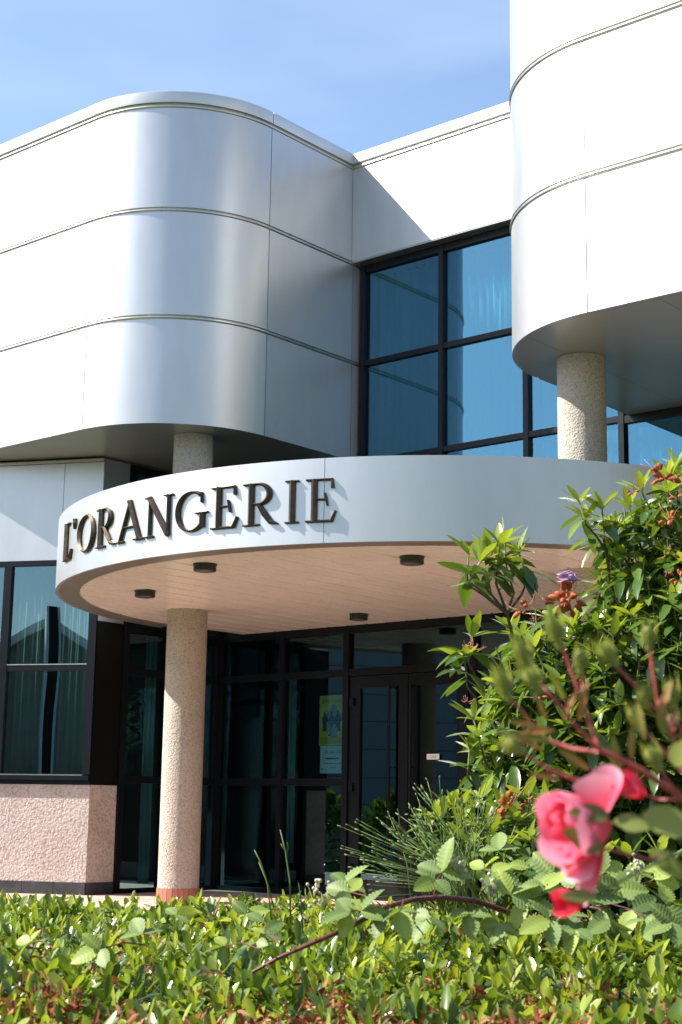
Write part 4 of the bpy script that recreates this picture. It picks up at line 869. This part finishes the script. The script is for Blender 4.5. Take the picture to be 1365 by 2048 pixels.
def petal(c, ax, th, half, R, L, s0, curl, name='petal', parent=None, t0=.2, t1=.95, wob=.05):
    ax = ax/np.linalg.norm(ax); m1 = np.cross(ax, [.13, .31, .94]); m1 /= np.linalg.norm(m1); m2 = np.cross(ax, m1); ni, nj = 9, 11; V_, T_ = [], []
    ph = rng.uniform(0, 6)
    for i in range(ni):
        s = i/(ni-1)
        for j in range(nj):
            t = -1+2*j/(nj-1); wsh = math.sin(math.pi*min(.5, .12+s*.52)); a = th+t*half*wsh
            r = R*(.22+.78*math.sin(min(1, s*1.15)*math.pi/2)**.8)+curl*max(0, s-.62)**1.5*(1-.25*t*t)*R*3+wob*R*math.sin(3*t+ph)*s
            h = L*(s*(1-.20*t*t*s))-abs(curl)*L*.35*max(0, s-.7)**1.2*2
            V_.append(c+ax*(h+s0)+(m1*math.cos(a)+m2*math.sin(a))*r); T_.append(t0+(t1-t0)*s**1.3)
    Fc = [(i*nj+j, i*nj+j+1, (i+1)*nj+j+1, (i+1)*nj+j) for i in range(ni-1) for j in range(nj-1)]
    return link(name, tinted(name, V_, Fc, PETAL, T_), parent or ros)
# main bloom: calyx on the right, opening to the left and a little downwards and towards us
c = rp(1216, 1648, 0); q = rp(1090, 1668, -.02); ax = q-c
for k in range(5): petal(c, ax, 1.257*k+.3, .62, .0245, .043, 0, .16, t0=.12, t1=.9)
for k in range(5): petal(c, ax, 1.257*k+.9, .66, .020, .040, .002, .05, t0=.05, t1=.75)
for k in range(4): petal(c, ax, 1.571*k+.2, .80, .013, .037, .003, 0, t0=.1, t1=.7)
# loose upper and lower petals
for (x, y, tx, ty, dz, R, L, th, hf) in ((1205, 1625, 1178, 1535, -.012, .016, .034, 2.0, .85), (1212, 1628, 1200, 1545, -.005, .014, .030, 4.6, .9), (1200, 1680, 1130, 1790, -.012, .015, .042, 1.0, .85), (1205, 1690, 1160, 1800, -.004, .013, .036, 3.8, .9)):
    a = rp(x, y, dz); petal(a, rp(tx, ty, dz-.01)-a, th, hf, R, L, 0, .12, t0=.25, t1=1)
a = rp(1290, 1592, .01); b_ = rp(1245, 1560, .0)-a
for k in range(4): petal(a, b_, 1.57*k, .9, .0085, .022, 0, .05, t0=.0, t1=.35)
a = rp(1172, 1797, -.02); b_ = rp(1105, 1812, -.03)-a
for k in range(4): petal(a, b_, 1.57*k+.5, .95, .0085, .022, 0, .05, t0=.0, t1=.15)
def rleaf(x, y, tx, ty, dz, wid, tint, nrm=(-.3, -.8, .4), yy=(0, .15, .4, .65, .88, 1)):
    a, b = rp(x, y, dz), rp(tx, ty, dz-.01); d = b-a; L = np.linalg.norm(d); R3 = frames(d[None], np.array([nrm]))[0]
    tpl = leaf_tpl(yy, [.02, .7*wid, wid, .9*wid, .45*wid, .01], .25, .1); link('leaf', tinted('leaf', [R3@v*L+a for v in tpl[0]], tpl[1], ROSE_L, tint), ros)
rleaf(1285, 1630, 1395, 1662, 0, .30, .95); rleaf(1350, 1535, 1375, 1480, -.01, .38, .85); rleaf(1230, 1640, 1300, 1655, .0, .28, .7); rleaf(1220, 1632, 1140, 1622, -.025, .24, .35); rleaf(1205, 1700, 1130, 1660, -.028, .26, .3); rleaf(1195, 1795, 1125, 1790, -.03, .2, .4)
rleaf(1130, 1400, 1100, 1340, -.01, .10, .4); rleaf(1100, 1482, 1000, 1462, .01, .09, .45); rleaf(1092, 1479, 1075, 1440, .015, .1, .35); rleaf(1240, 1560, 1225, 1470, .01, .12, .5); rleaf(1300, 1700, 1380, 1760, .01, .22, .55); rleaf(1330, 1470, 1318, 1420, .02, .15, .5)
for q in ((1095, 1440, 1072, 1395), (1110, 1460, 1040, 1462), (1130, 1440, 1150, 1375), (1160, 1440, 1172, 1360), (1085, 1500, 1030, 1470), (1070, 1455, 1020, 1440), (1180, 1540, 1120, 1500), (1120, 1560, 1060, 1545), (1265, 1520, 1262, 1450), (1290, 1480, 1270, 1400), (1320, 1440, 1340, 1360)):
    a, b = rp(q[0], q[1], .005), rp(q[2], q[3], 0); d = b-a; L = np.linalg.norm(d); R3 = frames(d[None], np.array([[-.5, -.8, .3]]))[0]
    tpl = leaf_tpl((0, .2, .5, .8, 1), [.03, .09, .11, .06, .01], .4, .15); link('young_leaf', tinted('young_leaf', [R3@v*L+a for v in tpl[0]], tpl[1], YOUNG_L, rng.uniform(.2, .9)), ros)
# ------------------------------------------------------------------ shrubs and a tree beyond the picture, seen in the glass
def shrub(x, y, r, h, label, name='shrub', cat='shrub', trunk=0):
    o = empty(name, (x, y, -.45), label=label, cat=cat); n = 1500 if not trunk else 3500; d = rand_dirs(n, -20, 90); rr = rng.uniform(.55, 1.05, n)**.5
    p = d*np.stack([rr*r, rr*r, rr*h], 1)+np.array([0, 0, trunk]); dd_ = d+rng.normal(0, .5, (n, 3))
    scatter('crown', RT_, p, frames(dd_, rng.normal(0, 1, (n, 3))), rng.uniform(.14, .26, n)*(2.2 if trunk else 1), rng.uniform(.3, 1, n), RHODO_L, o, 'stuff')
    MB().tube([(0, 0, 0), (.02, 0, trunk+.3*h), (0, .03, trunk+.7*h)], [.12 if trunk else .05, .08 if trunk else .04, .03], 8).obj('trunk', BARK, o)
for k in range(4): shrub(-14.5+.3*k, 11.2+1.7*k, 1.0, 1.7, ['rounded green shrub across the forecourt, first of a row', 'rounded green shrub across the forecourt, second of a row', 'rounded green shrub across the forecourt, third of a row', 'rounded green shrub across the forecourt, last of a row'][k])
shrub(-26, -2, 2.6, 3.0, 'leafy tree beside the gabled houses opposite', 'tree', 'tree', 2.6)
for k, (x, y, r, h, t, lab) in enumerate(((-6, -16, 3.2, 4.0, 2.2, 'broad leafy tree behind the garden, beside the flat lawn'), (1.5, -20, 3.6, 4.6, 2.6, 'tallest leafy tree behind the garden'), (9, -15, 3.2, 3.8, 2.2, 'broad leafy tree at the end of the garden'), (15, -6, 3.0, 3.6, 2.0, 'leafy tree at the side of the garden'), (19, 3, 2.8, 3.4, 1.8, 'leafy tree across the side lawn'))):
    shrub(x, y, r*1.5, h*1.9, lab, 'tree', 'tree', t*1.2)
